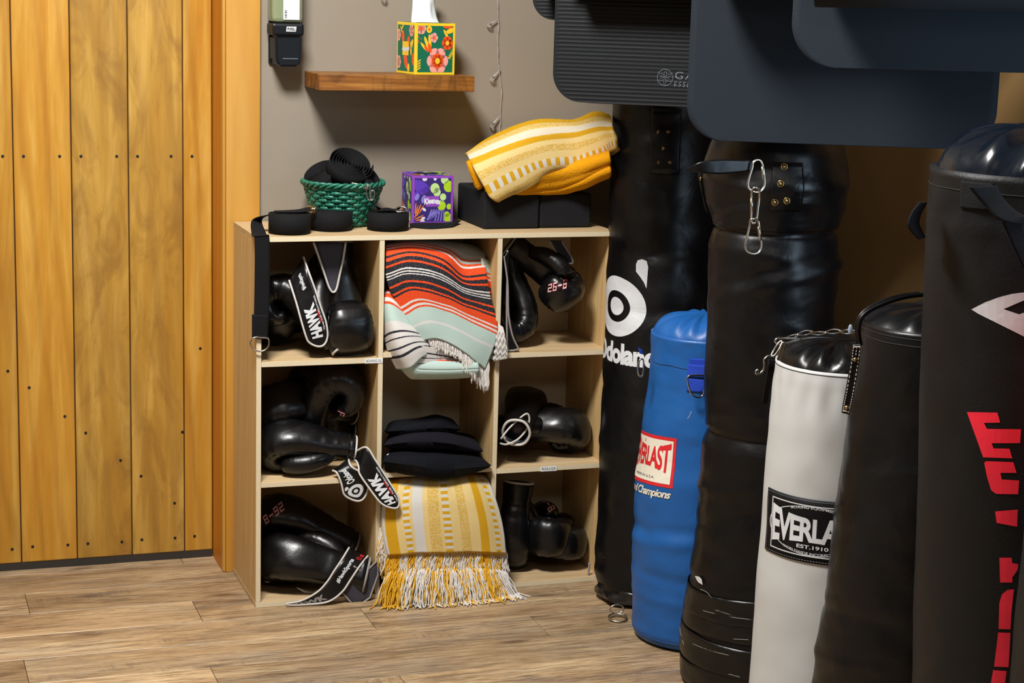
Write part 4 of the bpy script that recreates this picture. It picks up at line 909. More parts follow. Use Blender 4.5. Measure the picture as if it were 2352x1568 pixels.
# large black bag with neon red letters
bg = Bag('large black canvas punching bag with neon red letters and a white eye emblem', .962, -1.800, [(.0, .163), (.01, .180), (.1, .181), (.4, .179), (.8, .176), (1.1, .173), (1.21, .170), (1.247, .168)], M['canvas_black'], lx=-.055,
         creases=[(1.16, .002, .01, .0, 0)], amp=.002, nf=6, seed=41, extra=lambda th, z: .003*math.sin(th*11+1)*math.exp(-((z-1.19)/.03)**2))
bg.z1 = 1.247; bg.dome('top_cap', .082, M['shiny'], 1.234, .159, .006, 9)
tube('hem_seam', [bg.S(2*PI*k/96, 1.22, .0005) for k in range(96)], .0008, M['black'], bg.t, 5, True)
tube('top_lining', [bg.c+V((0, 0, 1.248+.004*max(0, math.sin(a*7+1)**3)))+bg.g*(math.cos(a)*.1655)+bg.h*(math.sin(a)*.1655) for a in [2*PI*k/96 for k in range(96)]], .003, M['paper'], bg.t, 6, True)
bg.patch('strap_anchor', th_(2219, bg, 1.13), th_(2290, bg, 1.13), zaf(bg, -.2, 489), zaf(bg, -.2, 425), M['web'], 0, .003)
yg = bg.c.y-.185
ribbon('webbing_strap', [at(2226, 427, yg), at(2262, 470, yg-.012), at(2300, 505, yg-.03), at(2360, 516, yg-.04), at(2420, 510, yg-.03)], [at(2290, 426, yg), at(2305, 455, yg-.012), at(2340, 488, yg-.03), at(2370, 495, yg-.04), at(2420, 486, yg-.03)], M['web'], bg.t, .003, 30)
ribbon('webbing_strap', [at(2300, 505, yg-.01), at(2325, 560, yg-.004), at(2350, 615, yg-.0)], [at(2345, 505, yg-.01), at(2362, 550, yg-.004), at(2380, 600, yg-.0)], M['web'], bg.t, .003, 16)
yg2 = bg.c.y-.02
ribbon('side_strap', [at(2116, 466, yg2), at(2098, 490, yg2), at(2090, 515, yg2), at(2100, 532, yg2), at(2114, 547, yg2)], [at(2130, 466, yg2+.03), at(2116, 492, yg2+.03), at(2112, 512, yg2+.03), at(2118, 528, yg2+.03), at(2126, 545, yg2+.03)], M['web'], bg.t, .004, 24)
def bgp(name, pts, sc, ox, oy, m):
    vs, fs = poly([(ox+x/sc, oy+y/sc) for x, y in pts])
    from mathutils.geometry import tessellate_polygon
    g = (vs, [tuple(q) for q in tessellate_polygon([vs])])
    lay(name, g, lambda x, y: hit(bg.tree, x, y, .0008), m, bg.t, 8, 6)
bgp('eye_emblem', [(548, 1298), (640, 1250), (740, 1213), (830, 1190), (911, 1180), (1010, 1176), (1010, 1205), (911, 1235), (770, 1296), (878, 1332), (940, 1310), (1010, 1290), (1010, 1540), (911, 1485), (800, 1430), (680, 1370), (600, 1330)], 3.017, 2050, 280, M['white'])
for pts in ([(163, 150), (322, 153), (337, 205), (252, 207), (268, 238), (445, 240), (440, 312), (292, 313), (302, 340), (385, 342), (400, 392), (248, 387)],
            [(253, 415), (265, 407), (405, 412), (422, 468), (338, 468), (345, 502), (435, 508), (430, 580), (315, 578), (290, 560), (268, 490)],
            [(310, 670), (428, 660), (425, 750), (318, 730)], [(332, 912), (396, 912), (399, 940), (430, 945), (428, 975), (400, 1015), (400, 1042), (336, 1042)],
            [(408, 1077), (375, 1080), (345, 1105), (332, 1150), (328, 1285), (390, 1287), (395, 1200)], [(326, 1303), (390, 1305), (380, 1485), (305, 1482)], [(300, 1500), (370, 1505), (362, 1568), (288, 1568)]):
    bgp('red_letter', pts, 2.28, 2150, 880, M['redn'])
# last bag, only its edge in view
lb_ = Bag('black punching bag with a red band, cut off by the right edge of the photo', .830, -2.188, [(.0, .145), (.01, .158), (.3, .156), (.6, .150), (.9, .144), (1.10, .141), (1.143, .137)], M['canvas_black'], amp=.002, seed=51)
lb_.z1 = 1.143; lb_.dome('top_cap', .05, M['vinyl'], 1.12, .136, .004, 11)
surf('red_band', lambda u, v: lb_.S(-PI+u*2*PI, 1.06-.28*v, .0012), 64, 8, .001, M['redn'], lb_.t)

# ------------------------------------------------------------------ foam mats on the rack
MD = V((math.cos(math.radians(33)), -math.sin(math.radians(33)), 0)); MN = V((-MD.y, MD.x, 0))
BARS = []
GM = 'dark foam exercise mats hanging from the rack'
def yoga_mat(label, px, py, fw, wdt, R, mat, th=.012, rib=0, roll=.055, droll=.07, tilt=0., inset=.06, zr=None, hgt=.42, bend=.0):
    """bottom left corner of the sheet (extrapolated) shows at px,py at forward distance fw"""
    d = ray(px, py); p = CAM+d*fw
    t = thing('exercise_mat', label, 'exercise mat', p, GM); DN = V((0, 0, -1)); dirw = (MD+V((0, 0, tilt))).normalized()
    top = hgt
    def ins(h): return 0 if h > R else R-math.sqrt(max(0, R*R-(R-h)**2))
    def f(u, v):
        h = top*(1-v)**1.0; h = top*(1-v) if v < .7 else top*.3*max(0, 1-(v-.7)/.3)**1.6
        i = ins(h); x = i+(wdt-2*i)*u; q = p+dirw*x+V((0, 0, 1))*h
        return q-MN*(.0 + bend*(1-h/top)**2) + (MN*(.0022*(abs(math.sin(h*PI/rib))-.5)*.3) if rib and u > 0 else V((0, 0, 0)))
    nv = 260 if rib else 60
    o = surf('sheet', f, 40, nv, th*(1), [mat, M['matedge']], t, None, not rib, .03 if rib else 1e-3)
    # rolled part resting on top, in front of the sheet
    zr_ = zr if zr is not None else top*.9; c0 = p+V((0, 0, zr_))-MN*(roll+.012)
    def g(u, v):
        a = u*2.25*2*PI; r = roll*(1-.26*u)*1.0; return c0+dirw*(inset+(wdt-inset-.03)*v)+MN*(r*math.cos(a))+V((0, 0, 1))*(r*math.sin(a))
    surf('rolled_end', g, 90, 3, th*.8, mat, t)
    BARS.append((c0, dirw))
    return t, p, dirw, f
m0, *_ = yoga_mat('ribbed dark foam mat, the furthest left, curled up above the tall black bags', 1222, 44, 4.36, .60, .05, M['mat_ribbed'], .010, .0085, .07, .05, .0, .03, .13, .3)
m1, p1, d1, f1 = yoga_mat('ribbed dark foam mat with a small flower logo, above the yellow throw', 1268, 232, 4.20, .61, .065, M['mat_ribbed'], .010, .0088, .04, .05, .0, .06, .275, .42)
m2, p2, d2, f2 = yoga_mat('smooth slate-grey foam mat hanging in the middle, lowest of the mats', 1574, 321, 3.82, .61, .075, M['mat'], .014, 0, .08, .06, .012, .05, .38, .48)
m3, p3, d3, f3 = yoga_mat('smooth slate-grey foam mat nearest the camera, at the upper right', 1814, 153, 3.52, .62, .085, M['mat'], .014, 0, .08, .06, .012, .05, .195, .35, .01)
rk = thing('mat_rack', 'steel rack arms on the right wall holding the rolled foam mats', 'rack', (WXR, -.9, 1.6))
for c0, dw in BARS:
    L_ = (WXR-.001-c0.x)/dw.x; tube('rack_arm', [c0+dw*.03, c0+dw*L_], .012, M['steel'], rk, 12)
tr1 = bvh([o for o in m1.children if o.name.startswith('sheet')])
def mp(x, y): return hit(tr1, x, y, .0012)
R_ = 18
lgs = [ring2(.47, .5, 40)]
for k in range(6):
    a = PI/2+k*PI/3; ux, uy = math.cos(a), math.sin(a); pts = []
    for r_ in (0, 1):
        L_ = [V((.5+ux*t_*.47+(-uy)*s_*(.085*math.sin(PI*t_)-r_*.0), .5+uy*t_*.47+ux*s_*(.085*math.sin(PI*t_)), 0)) for s_ in (1,) for t_ in [j/10 for j in range(11)]]
    for s_ in (1, -1):
        A_ = [V((.5+ux*t_*.47-uy*s_*.085*math.sin(PI*t_), .5+uy*t_*.47+ux*s_*.085*math.sin(PI*t_), 0)) for t_ in [j/10 for j in range(11)]]
        B_ = [V((.5+ux*t_*.47-uy*s_*.06*math.sin(PI*t_), .5+uy*t_*.47+ux*s_*.06*math.sin(PI*t_), 0)) for t_ in [j/10 for j in range(11)]]
        lgs.append((A_+B_, [(j, j+1, 12+j, 11+j) for j in range(10)]))
Q1 = quad([(1508, 196), (1545, 199), (1547, 160), (1511, 157)]); lay('flower_logo', merge(lgs), lambda x, y: mp(Q1(x, y).x, Q1(x, y).y), M['grey'], m1, 1, 1)
Q2 = quad([(1550, 181), (1650, 190), (1652, 172), (1552, 164)]); lay('lettering', text_geo('GAIAM', .0, .0, 1.25), lambda x, y: mp(Q2(x, y).x, Q2(x, y).y), M['grey'], m1, 8, 2)
Q3 = quad([(1548, 198), (1650, 206), (1651, 194), (1549, 187)]); lay('lettering', text_geo('ESSENTIALS', .0, .1, 1.3), lambda x, y: mp(Q3(x, y).x, Q3(x, y).y), M['grey'], m1, 8, 2)

# ------------------------------------------------------------------ boxing gloves
GLV = 'black boxing gloves in the storage unit'
SEG_ = {'2': 'abged', '6': 'afgedc', '8': 'abcdefg', '9': 'abcdfg', '-': 'g', 'B': 'abcdefg', '0': 'abcdef', '1': 'bc'}
def digital(s):
    """blocky print like on the thumbs of the gloves; unit box"""
    gs = []; n = len(s); w_ = 1/n; t_ = .2
    for i, ch in enumerate(s):
        x0 = i*w_+w_*.1; x1 = (i+1)*w_-w_*.1; tx = (x1-x0)*.26
        R = {'a': (x0, x1, 1-t_, 1), 'd': (x0, x1, 0, t_), 'g': (x0, x1, .5-t_/2, .5+t_/2), 'f': (x0, x0+tx, .5, 1), 'b': (x1-tx, x1, .5, 1), 'e': (x0, x0+tx, 0, .5), 'c': (x1-tx, x1, 0, .5)}
        for k in SEG_[ch]: a, b, c, d = R[k]; gs.append(([V((a, c, 0)), V((b, c, 0)), V((b, d, 0)), V((a, d, 0))], [(0, 1, 2, 3)]))
    return merge(gs)
PATH = [(.0, -.035), (.0, .0), (.003, .045), (.008, .095), (.010, .150), (-.006, .196), (-.040, .214), (-.073, .198), (-.084, .165), (-.074, .138), (-.052, .128)]
HH = [.034, .036, .040, .044, .0455, .045, .043, .038, .033, .027, .016]
HW = [.044, .046, .050, .056, .0630, .066, .066, .064, .060, .054, .040]
def glove(label, A, B, back, side=1, size=1., cuffr=1., text=None, tq=None, lin='lining', pipe='piping', open_=1., flare=1.15, squash=1., thumb=True, tw=(0, 0), fat=1., cell=None):
    """A = wrist opening, B = knuckle end (world), back = direction the back of the hand faces, side = +1/-1 thumb side"""
    A, B = V(A), V(B); z = (B-A).normalized(); y = V(back); y = (y-z*y.dot(z)).normalized(); x = y.cross(z)
    L = (B-A).length/.30*size; mx = Matrix(((x.x, y.x, z.x, A.x), (x.y, y.y, z.y, A.y), (x.z, y.z, z.z, A.z), (0, 0, 0, 1))) @ Matrix.Diagonal((L, L, L, 1)) @ Matrix.Translation((0, 0, .052))
    t = thing('boxing_glove', label, 'boxing glove', A.lerp(B, .5), GLV)
    n = 64; P = cr([(0, a, b) for a, b in PATH], n); W_ = crs([h*fat for h in HW], n); Hh = crs(HH, n)
    RN = 40; vs = []; fs = []; sd = random.random()*50
    for i in range(n):
        tn = (P[min(i+1, n-1)]-P[max(i-1, 0)]).normalized(); nn = V((1, 0, 0)).cross(tn)   # nn points to the back of the hand
        s_ = i/(n-1)
        for k in range(RN):
            a = 2*PI*k/RN; c_, sn = math.cos(a), math.sin(a)
            ex = .82; cx = math.copysign(abs(c_)**ex, c_); sy = math.copysign(abs(sn)**ex, sn)
            inner = max(0, -nn.dot(V((0, 0, 0)))+(-sn))  # palm side of the section
            wr = 0
            if s_ > .6: wr = (.0022*math.sin(s_*150)*max(0, -sn)**.5*(.3+.7*abs(c_)**2))*min(1, (s_-.6)*8)
            wr += .0024*math.sin(s_*120)*math.exp(-((s_-.52)/.10)**2)*math.exp(-((abs(c_)-.85)/.25)**2)
            if .1 < s_ < .26: wr += .0012*math.sin(s_*70)*max(0, -sn)
            q = P[i]+V((1, 0, 0))*(cx*(W_[i]+wr))+nn*(sy*(Hh[i]*squash+wr)); q += V((1, 1, 1))*.0022*nz(q*22+V((sd, 0, 0)))
            vs.append(mx @ q)
    for i in range(n-1):
        for k in range(RN): a = i*RN+k; b = i*RN+(k+1) % RN; fs.append((a, b, b+RN, a+RN))
    fs.append(tuple(range(RN-1, -1, -1))); fs.append(tuple(range((n-1)*RN, n*RN)))
    body = pyd('mitt', vs, fs, M['leather'], t, True)
    # welt seam over the knuckles
    welt = []
    for i in range(8, n-8):
        tn = (P[i+1]-P[i-1]).normalized(); nn = V((1, 0, 0)).cross(tn); welt.append(mx @ (P[i]+V((side*W_[i]*.985, 0, 0))+nn*.002))
    tube('welt', welt, .0018*L, M['leather'], body, 6)
    if thumb:
        TP = cr([(side*.030, -.012, .020), (side*.056, -.020, .060), (side*.068, -.030, .105), (side*(.066+tw[0]), -.042+tw[1], .145), (side*(.058+tw[0]), -.052+tw[1], .165)], 26); TR = crs([.022, .030, .0325, .030, .014], 26)
        for j in range(26): 
            if j > 19: TR[j] = TR[19]*math.sqrt(max(.02, 1-((j-19)/6.2)**2))
            if j > 8: TR[j] += .0012*math.sin(j*2.6)*.6
        vs, fs = tube_geo([mx @ p for p in TP], [r*L for r in TR], 28)
        th2 = pyd('thumb', vs, fs, M['leather'], t, True)
    # cuff: outer and inner wall, open end
    RNc = 44
    def cf(a, s_, o):  # s_ 0 at opening .. 1 at hand
        f = flare+(1-flare)*s_; rx = (.047*f*cuffr)+o; ry = (.037*f*open_)+o; return mx @ V((rx*math.cos(a), ry*math.sin(a)+.001*math.sin(a*5+sd), -.055+.085*s_))
    vs = []; fs = []
    prof = [(s_/6, 0) for s_ in range(7)][::-1]+[(s_/6, -.007) for s_ in range(7)]
    for s_, o in prof: vs += [cf(2*PI*k/RNc, s_, o) for k in range(RNc)]
    for j in range(len(prof)-1):
        for k in range(RNc): a = j*RNc+k; b = j*RNc+(k+1) % RNc; fs.append((a, b, b+RNc, a+RNc))
    mi = [0 if i < 7*RNc else 1 for i in range(len(fs))]
    cu = pyd('cuff', vs, fs, [M['leather'], M[lin]], t, True, None, mi)
    tube('piping', [cf(2*PI*k/RNc, 0, -.0035) for k in range(RNc)], .0042*L, M[pipe], cu, 8, True)
    if cell:
        ci, cj = cell; x0, x1 = ci*P3+T+.002, (ci+1)*P3-.002; z0 = (T, S2[ci], S1[ci])[cj]+.001; z1 = (S2[ci]-T, S1[ci]-T, H-T)[cj]-.002
        obs = [o for o in t.children]+[p for o in t.children for p in o.children]
        pts = [v.co for o in obs for v in o.data.vertices]
        lo = V([min(p[i] for p in pts) for i in range(3)]); hi = V([max(p[i] for p in pts) for i in range(3)])
        k = min(1, (x1-x0)/(hi.x-lo.x), (z1-z0)/(hi.z-lo.z)); c = (lo+hi)/2; lo2, hi2 = c+(lo-c)*k, c+(hi-c)*k; d = V((0, 0, 0))
        if lo2.x < x0: d.x = x0-lo2.x
        elif hi2.x > x1: d.x = x1-hi2.x
        if lo2.z < z0: d.z = z0-lo2.z
        elif hi2.z > z1: d.z = z1-hi2.z
        if hi2.y > D-.010: d.y = D-.010-hi2.y
        print('FIT', label[:60], 'k=%.2f' % k, [round(q, 3) for q in d], 'z gap %.3f' % (lo2.z+d.z-z0), 'y', round(lo2.y+d.y, 3))
        for o in obs:
            for v in o.data.vertices: v.co = c+(v.co-c)*k+d
    if text:
        tree = bvh([o for o in t.children if o.name.split('.')[0] in ('mitt', 'thumb', 'cuff')])
        g = digital(text)
        big = subdivide(*g, 1, 1)
        print_on('number_print', g, tq, tree, M['red'], t, .0010*1, 6, 2)
        vs_, fs_ = g; g2 = []
        for f in fs_:
            c = sum((vs_[i] for i in f), V((0, 0, 0)))/len(f); w2 = max(abs(vs_[i].x-c.x) for i in f); h2 = max(abs(vs_[i].y-c.y) for i in f); ix, iy = .012, .035
            g2.append(([V((c.x+sx_*max(.004, w2-ix), c.y+sy_*max(.01, h2-iy), 0)) for sx_, sy_ in ((-1, -1), (1, -1), (1, 1), (-1, 1))], [(0, 1, 2, 3)]))
        if text[0] != '~': print_on('number_print', merge(g2), tq, tree, M['pinkish'] if 'pinkish' in M else M['white'], t, .0016, 6, 2)
    return t, mx, L
M['pinkish'] = plain('faded_print', '#cdbfc2', .5)
CB = {}
# top left cube
t1g, mx1, L1 = glove('black boxing glove hanging fist-down in the top left cube, grey-lined cuff up', at(768, 590, .145), at(797, 838, .065), (0, 1, .1), 1, 1.0, 1.0, open_=.9, flare=1.1, pipe='piping2', cell=(0, 2))
tube('collar_piping', [at(x, y, .055-.0) for x, y in ((720, 556), (732, 590), (745, 628), (756, 660), (765, 671), (773, 663), (780, 632), (788, 595), (794, 557))], .0028, M['piping'], t1g, 8, False, 60)
ribbon('collar_lining', [at(x, y, .060) for x, y in ((722, 556), (740, 605), (755, 650), (762, 668))], [at(x, y, .060) for x, y in ((792, 557), (785, 605), (776, 650), (768, 668))], M['lining'], t1g, .003, 20)
glove('black boxing glove leaning in the top left cube, white-edged cuff on the shelf', at(752, 836, .035), at(606, 664, .125), (.72, -.3, .6), -1, 1., .8, open_=.62, flare=1.12, cell=(0, 2))
glove('black boxing glove deep in the top left cube, behind the long lettered strap', at(735, 600, .235), at(640, 700, .215), (.2, -1, .1), 1, 1.7, cell=(0, 2))
def gstrap(name_parent, Lp, Rp, n=50, rnd=.12, pr=.0026, pipe='piping'):
    return ribbon('wrist_strap', Lp, Rp, M['leather'], name_parent, .0035, n, rnd, M[pipe], pr, nv=6)
s_, R1 = gstrap(t1g, [at(x, y, Y) for x, y, Y in ((697, 590, .06), (708, 622, .03), (722, 660, .02), (737, 705, .012), (750, 745, .008), (755, 795, .008))], [at(x, y, Y) for x, y, Y in ((664, 643, .05), (672, 668, .035), (682, 700, .022), (693, 740, .012), (702, 770, .008), (712, 796, .008))])
ML, MRd = M['white'], M['red']
rib_print('lettering', text_geo('HAWK', .06, .1), R1, .90, .50, .24, .76, ML, s_, nx=10)
rib_print('lettering', text_geo('TEAM FOR GREATNESS', .02), R1, .84, .46, .10, .17, ML, s_, nx=10)
rib_print('lettering', text_geo('STRONG', .03), R1, .74, .60, .16, .23, MRd, s_, nx=6)
rib_print('lettering', text_geo('#HawkSports', .03), R1, .33, .12, .30, .56, ML, s_, nx=8)
# middle left cube
glove('smooth black boxing glove at the upper left of the middle left cube', at(790, 935, .20), at(590, 925, .105), (-.1, -.75, .65), -1, 1.02, text=None, cell=(0, 1))
glove('black boxing glove with wrinkled fist, upper right of the middle left cube, numbered thumb', at(742, 1062, .15), at(812, 862, .10), (-.93, .2, .35), 1, 1.08, text='26-8', tq=[(778, 986), (794, 948), (777, 941), (761, 980)], tw=(.004, .0), cell=(0, 1))
g3, mx3, L3 = glove('black boxing glove lying fist-left at the bottom of the middle left cube', at(812, 1060, .035), at(600, 1035, .075), (-.1, -.55, .75), 1, 1.02, .75, open_=.75, flare=1.15, cell=(0, 1))
s1_, Ra = gstrap(g3, [at(x, y, Y) for x, y, Y in ((800, 1052, .02), (806, 1070, -.004), (828, 1085, -.010), (846, 1108, -.012), (850, 1145, -.012))], [at(x, y, Y) for x, y, Y in ((764, 1080, .01), (774, 1086, -.004), (784, 1110, -.010), (790, 1135, -.012), (802, 1155, -.012))], rnd=.3)
rib_print('round_emblem', ring2(.27, .5, 32), Ra, .92, .66, .87, .22, ML, s1_, nx=4); rib_print('round_emblem', disc2(.14, 20), Ra, .92, .66, .87, .22, ML, s1_, nx=3)
rib_print('round_emblem', poly([(0, .2), (.2, 0), (.8, .1), (1, .5), (.8, .8), (.2, .9)]), Ra, .70, .62, .93, .74, ML, s1_, nx=1)
rib_print('lettering', text_geo('Odoland', .04, 0, .95), Ra, .60, .26, .40, .78, ML, s1_, nx=8)
g3b = g3
s2_, Rb = gstrap(g3, [at(x, y, Y) for x, y, Y in ((806, 1050, .03), (822, 1034, .01), (843, 1028, -.012), (862, 1056, -.026), (885, 1092, -.038), (910, 1132, -.052), (926, 1160, -.058))], [at(x, y, Y) for x, y, Y in ((808, 1056, .03), (818, 1058, .01), (824, 1072, -.012), (826, 1088, -.022), (846, 1118, -.034), (872, 1152, -.048), (896, 1172, -.056))], rnd=.16)
rib_print('lettering', text_geo('HAWK', .06, .1), Rb, .93, .60, .27, .82, ML, s2_, nx=10)
rib_print('lettering', text_geo('TEAM FOR GREATNESS', .02), Rb, .93, .56, .10, .18, ML, s2_, nx=10); rib_print('lettering', text_geo('STRONG', .03), Rb, .83, .70, .18, .25, MRd, s2_, nx=6)
glove('black boxing glove mostly hidden behind the others in the middle left cube', at(760, 1030, .235), at(650, 990, .215), (0, -1, .2), -1, 1.9, cell=(0, 1))
glove('black boxing glove in the shade at the back right of the middle left cube', at(800, 1075, .235), at(760, 900, .215), (.5, -.8, 0), 1, 1.15, cell=(0, 1))
# bottom left cube
g5, *_ = glove('glossy black boxing glove with red numbers, at the back of the bottom left cube', at(835, 1252, .115), at(610, 1158, .17), (.35, -.5, .8), -1, 1.04, .85, open_=.7, flare=1.1, text='26-8', tq=[(648, 1150), (602, 1188), (610, 1205), (655, 1170)], pipe='piping2', cell=(0, 0))
g6, *_ = glove('black boxing glove at the front of the bottom left cube, cuff spilling out', at(858, 1322, .005), at(612, 1268, .085), (.15, -.75, .3), -1, 1.06, .9, open_=.85, flare=1.2, pipe='piping2', cell=(0, 0))
def fl(name, L_, R_, mat, par, pipe=None, th=.003, rnd=.2): return ribbon(name, L_, R_, mat, par, th, 36, rnd, pipe, .0026)
fl('cuff_flap', [at(x, y, -.012) for x, y in ((812, 1300), (838, 1312), (866, 1290), (868, 1320))], [at(x, y, -.016) for x, y in ((788, 1362), (805, 1382), (818, 1393), (850, 1372))], M['lining'], g6, M['piping2'], rnd=.0)
s3_, Rc = gstrap(g6, [at(x, y, Y) for x, y, Y in ((802, 1257, .03), (785, 1285, -.002), (768, 1310, -.012), (752, 1335, -.016), (728, 1360, -.018), (690, 1380, -.016), (655, 1385, -.014))], [at(x, y, Y) for x, y, Y in ((845, 1276, .02), (826, 1300, -.012), (806, 1330, -.02), (785, 1360, -.024), (752, 1382, -.024), (700, 1388, -.018), (660, 1390, -.014))], rnd=.1)
rib_print('lettering', text_geo('#HawkSports', .035), Rc, .44, .12, .64, .34, ML, s3_, nx=8); rib_print('lettering', text_geo('HAWK', .06, .1), Rc, .95, .64, .8, .3, plain('worn_white_print', '#7d7a78', .6), s3_, nx=10)
rib_print('lettering', text_geo('12 oz', .03), Rc, .10, .02, .85, .6, MRd, s3_, nx=2)
g7, *_ = glove('black boxing glove edged with broad white tape, deepest in the bottom left cube', at(770, 1290, .24), at(660, 1240, .235), (0, -1, 0), 1, 1.7, cell=(0, 0))
tube('white_tape', [at(x, y, .10) for x, y in ((600, 1266), (612, 1278), (604, 1296), (614, 1310), (617, 1334), (606, 1330), (600, 1322))], .0034, M['piping'], g7, 6, False, 40)
tube('white_tape', [at(x, y, .045) for x, y in ((682, 1349), (700, 1358), (718, 1361), (736, 1352))], [.001, .004, .004, .001]*1, M['piping'], g6, 8)
# top right cube
g8, *_ = glove('black boxing glove slung across the upper part of the top right cube', at(1172, 556, .13), at(1330, 672, .075), (-.1, .75, .6), -1, 1.0, text='26-8', tq=[(1257, 672), (1302, 662), (1304, 640), (1259, 653)], tw=(.0, .0), cell=(2, 2))
s4_, Rd = gstrap(g8, [at(x, y, .055) for x, y in ((1262, 552), (1275, 575), (1292, 600), (1310, 606))], [at(x, y, .05) for x, y in ((1290, 553), (1300, 570), (1312, 590), (1318, 604))], pipe='piping2', rnd=.2)
g9, *_ = glove('black boxing glove with tightly curled fist on the shelf of the top right cube', at(1166, 600, .15), at(1212, 790, .085), (1, -.05, -.1), 1, 1.0, cell=(2, 2))
s5_, Re = gstrap(g9, [at(x, y, .012) for x, y in ((1166, 575), (1165, 640), (1164, 720), (1165, 790), (1167, 806))], [at(x, y, .010) for x, y in ((1158, 588), (1166, 650), (1168, 720), (1177, 770), (1192, 803))], pipe='piping2', rnd=.03)
# middle right cube
g10, *_ = glove('black boxing glove in the middle right cube, its white-edged cuff turned outward', at(1186, 992, .02), at(1214, 900, .245), (.1, 0, 1), -1, .98, .86, open_=1.1, flare=1.12, cell=(2, 1))
tube('inner_piping', [at(x, y, .02) for x, y in ((1150, 1008), (1168, 985), (1192, 962), (1210, 950), (1216, 962), (1210, 985), (1190, 1008), (1165, 1020), (1148, 1018))], .0026, M['piping'], g10, 8, False, 60)
glove('smooth black boxing glove lying fist-right in the middle right cube', at(1185, 1020, .16), at(1364, 1008, .065), (.25, -.8, .55), 1, 1.18, fat=.9, cell=(2, 1))
# bottom right cube
glove('black boxing glove in the shade at the left of the bottom right cube', at(1190, 1150, .10), at(1172, 1300, .09), (-.25, -.9, .0), 1, 1.3, cell=(2, 0))
g12, *_ = glove('upright black boxing glove in the middle of the bottom right cube', at(1215, 1190, .262), at(1240, 1238, .035), (-1, -.1, .1), 1, 1.0, text='6-8', tq=[(1243, 1146), (1262, 1178), (1276, 1168), (1256, 1138)], cell=(2, 0))
g13, *_ = glove('black boxing glove at the right of the bottom right cube, beside the tall bag', at(1300, 1240, .255), at(1330, 1262, .035), (-1, .1, .1), 1, .95, fat=.92, text='26-8', tq=[(1312, 1183), (1344, 1168), (1340, 1153), (1308, 1166)], cell=(2, 0))
tube('cuff_piping', [at(x, y, .01) for x, y in ((1320, 1326), (1335, 1334), (1348, 1328), (1352, 1312), (1354, 1292))], .003, M['piping2'], g13, 8, False, 30)

# ------------------------------------------------------------------ dark folded pads
GP = 'folded black pads in the middle cube'
def pillow(name, label, rows_t, rows_b, mat, grp=GP, seed=0):
    """closed soft slab between an upper and a lower grid"""
    t = thing(name, label, 'pad', at(*rows_b[0][0]), grp); T_, B_ = pxgrid(rows_t), pxgrid(rows_b); vs, fs = [], []; NU, NV = 50, 26
    def e(u, v): return max(0, (1-abs(2*u-1)**7)*(1-abs(2*v-1)**5))**.5
    for G_, sg in ((T_, 1), (B_, -1)):
        for j in range(NV+1):
            for i in range(NU+1):
                u, v = i/NU, j/NV; m = T_(u, v).lerp(B_(u, v), .5); p = G_(u, v); vs.append(m.lerp(p, e(u, v))+V((0, 0, .004*sg*nz((u*4+seed, v*3, seed)))))
    k = (NU+1)*(NV+1)
    for j in range(NV):
        for i in range(NU): a = j*(NU+1)+i; fs.append((a, a+1, a+NU+2, a+NU+1)); fs.append((k+a+NU+1, k+a+NU+2, k+a+1, k+a))
    for j in range(NV):
        for a in (j*(NU+1), j*(NU+1)+NU): fs.append((a, a+NU+1, k+a+NU+1, k+a))
    for i in range(NU):
        for a in (i, NV*(NU+1)+i): fs.append((a, a+1, k+a+1, k+a))
    bm = bmesh.new(); bv = [bm.verts.new(v) for v in vs]
    for f in fs: bm.faces.new([bv[i] for i in f])
    bmesh.ops.remove_doubles(bm, verts=bm.verts, dist=1e-5)
    return t, bmo('padding', bm, mat, t, True)
pillow('folded_pad', 'small black folded pad on top of the pile in the middle cube', [[(892, 972, .22), (950, 968, .22), (1000, 958, .22), (1045, 968, .22)], [(888, 966, .10), (950, 962, .10), (1005, 953, .10), (1048, 962, .10)], [(884, 978, .04), (945, 968, .02), (1010, 962, .02), (1060, 975, .04)]],
       [[(892, 990, .22), (950, 992, .22), (1000, 985, .22), (1045, 985, .22)], [(888, 1000, .10), (950, 1004, .10), (1005, 996, .10), (1048, 996, .10)], [(881, 1004, .04), (945, 1006, .02), (1010, 1002, .02), (1060, 996, .04)]], M['neo'], seed=1)
pillow('folded_pad', 'charcoal knitted pad in the middle of the pile in the middle cube', [[(892, 990, .20), (950, 988, .20), (1020, 985, .20), (1090, 995, .20)], [(884, 1002, .08), (950, 994, .08), (1020, 990, .08), (1100, 1004, .08)], [(880, 1010, .005), (955, 993, -.015), (1030, 996, -.015), (1108, 1028, .01)]],
       [[(892, 1010, .20), (950, 1012, .20), (1020, 1015, .20), (1090, 1018, .20)], [(884, 1030, .08), (950, 1030, .08), (1020, 1032, .08), (1100, 1036, .08)], [(880, 1034, .005), (955, 1036, -.015), (1030, 1040, -.015), (1112, 1046, .01)]], M['neo2'], seed=2)
tp, bp_ = pillow('folded_pad', 'large black folded pad at the bottom of the pile, bulging over the shelf edge', [[(890, 1022, .20), (950, 1022, .20), (1030, 1025, .20), (1110, 1035, .20)], [(882, 1032, .06), (950, 1034, .06), (1030, 1038, .06), (1115, 1046, .06)], [(878, 1040, -.01), (950, 1038, -.045), (1030, 1045, -.045), (1128, 1052, -.02)]],
       [[(890, 1058, .20), (950, 1058, .20), (1030, 1056, .20), (1110, 1052, .20)], [(882, 1078, .03), (950, 1084, .03), (1030, 1080, .03), (1115, 1074, .03)], [(880, 1080, -.01), (940, 1098, -.04), (1010, 1112, -.045), (1132, 1086, -.02)]], M['neo'], seed=3)
trp = bvh([bp_]); print_on('white_mark', ring2(.3, .5, 12), [(886, 1046), (894, 1045), (893, 1033), (886, 1035)], trp, M['white'], tp, .0006, 2, 2)

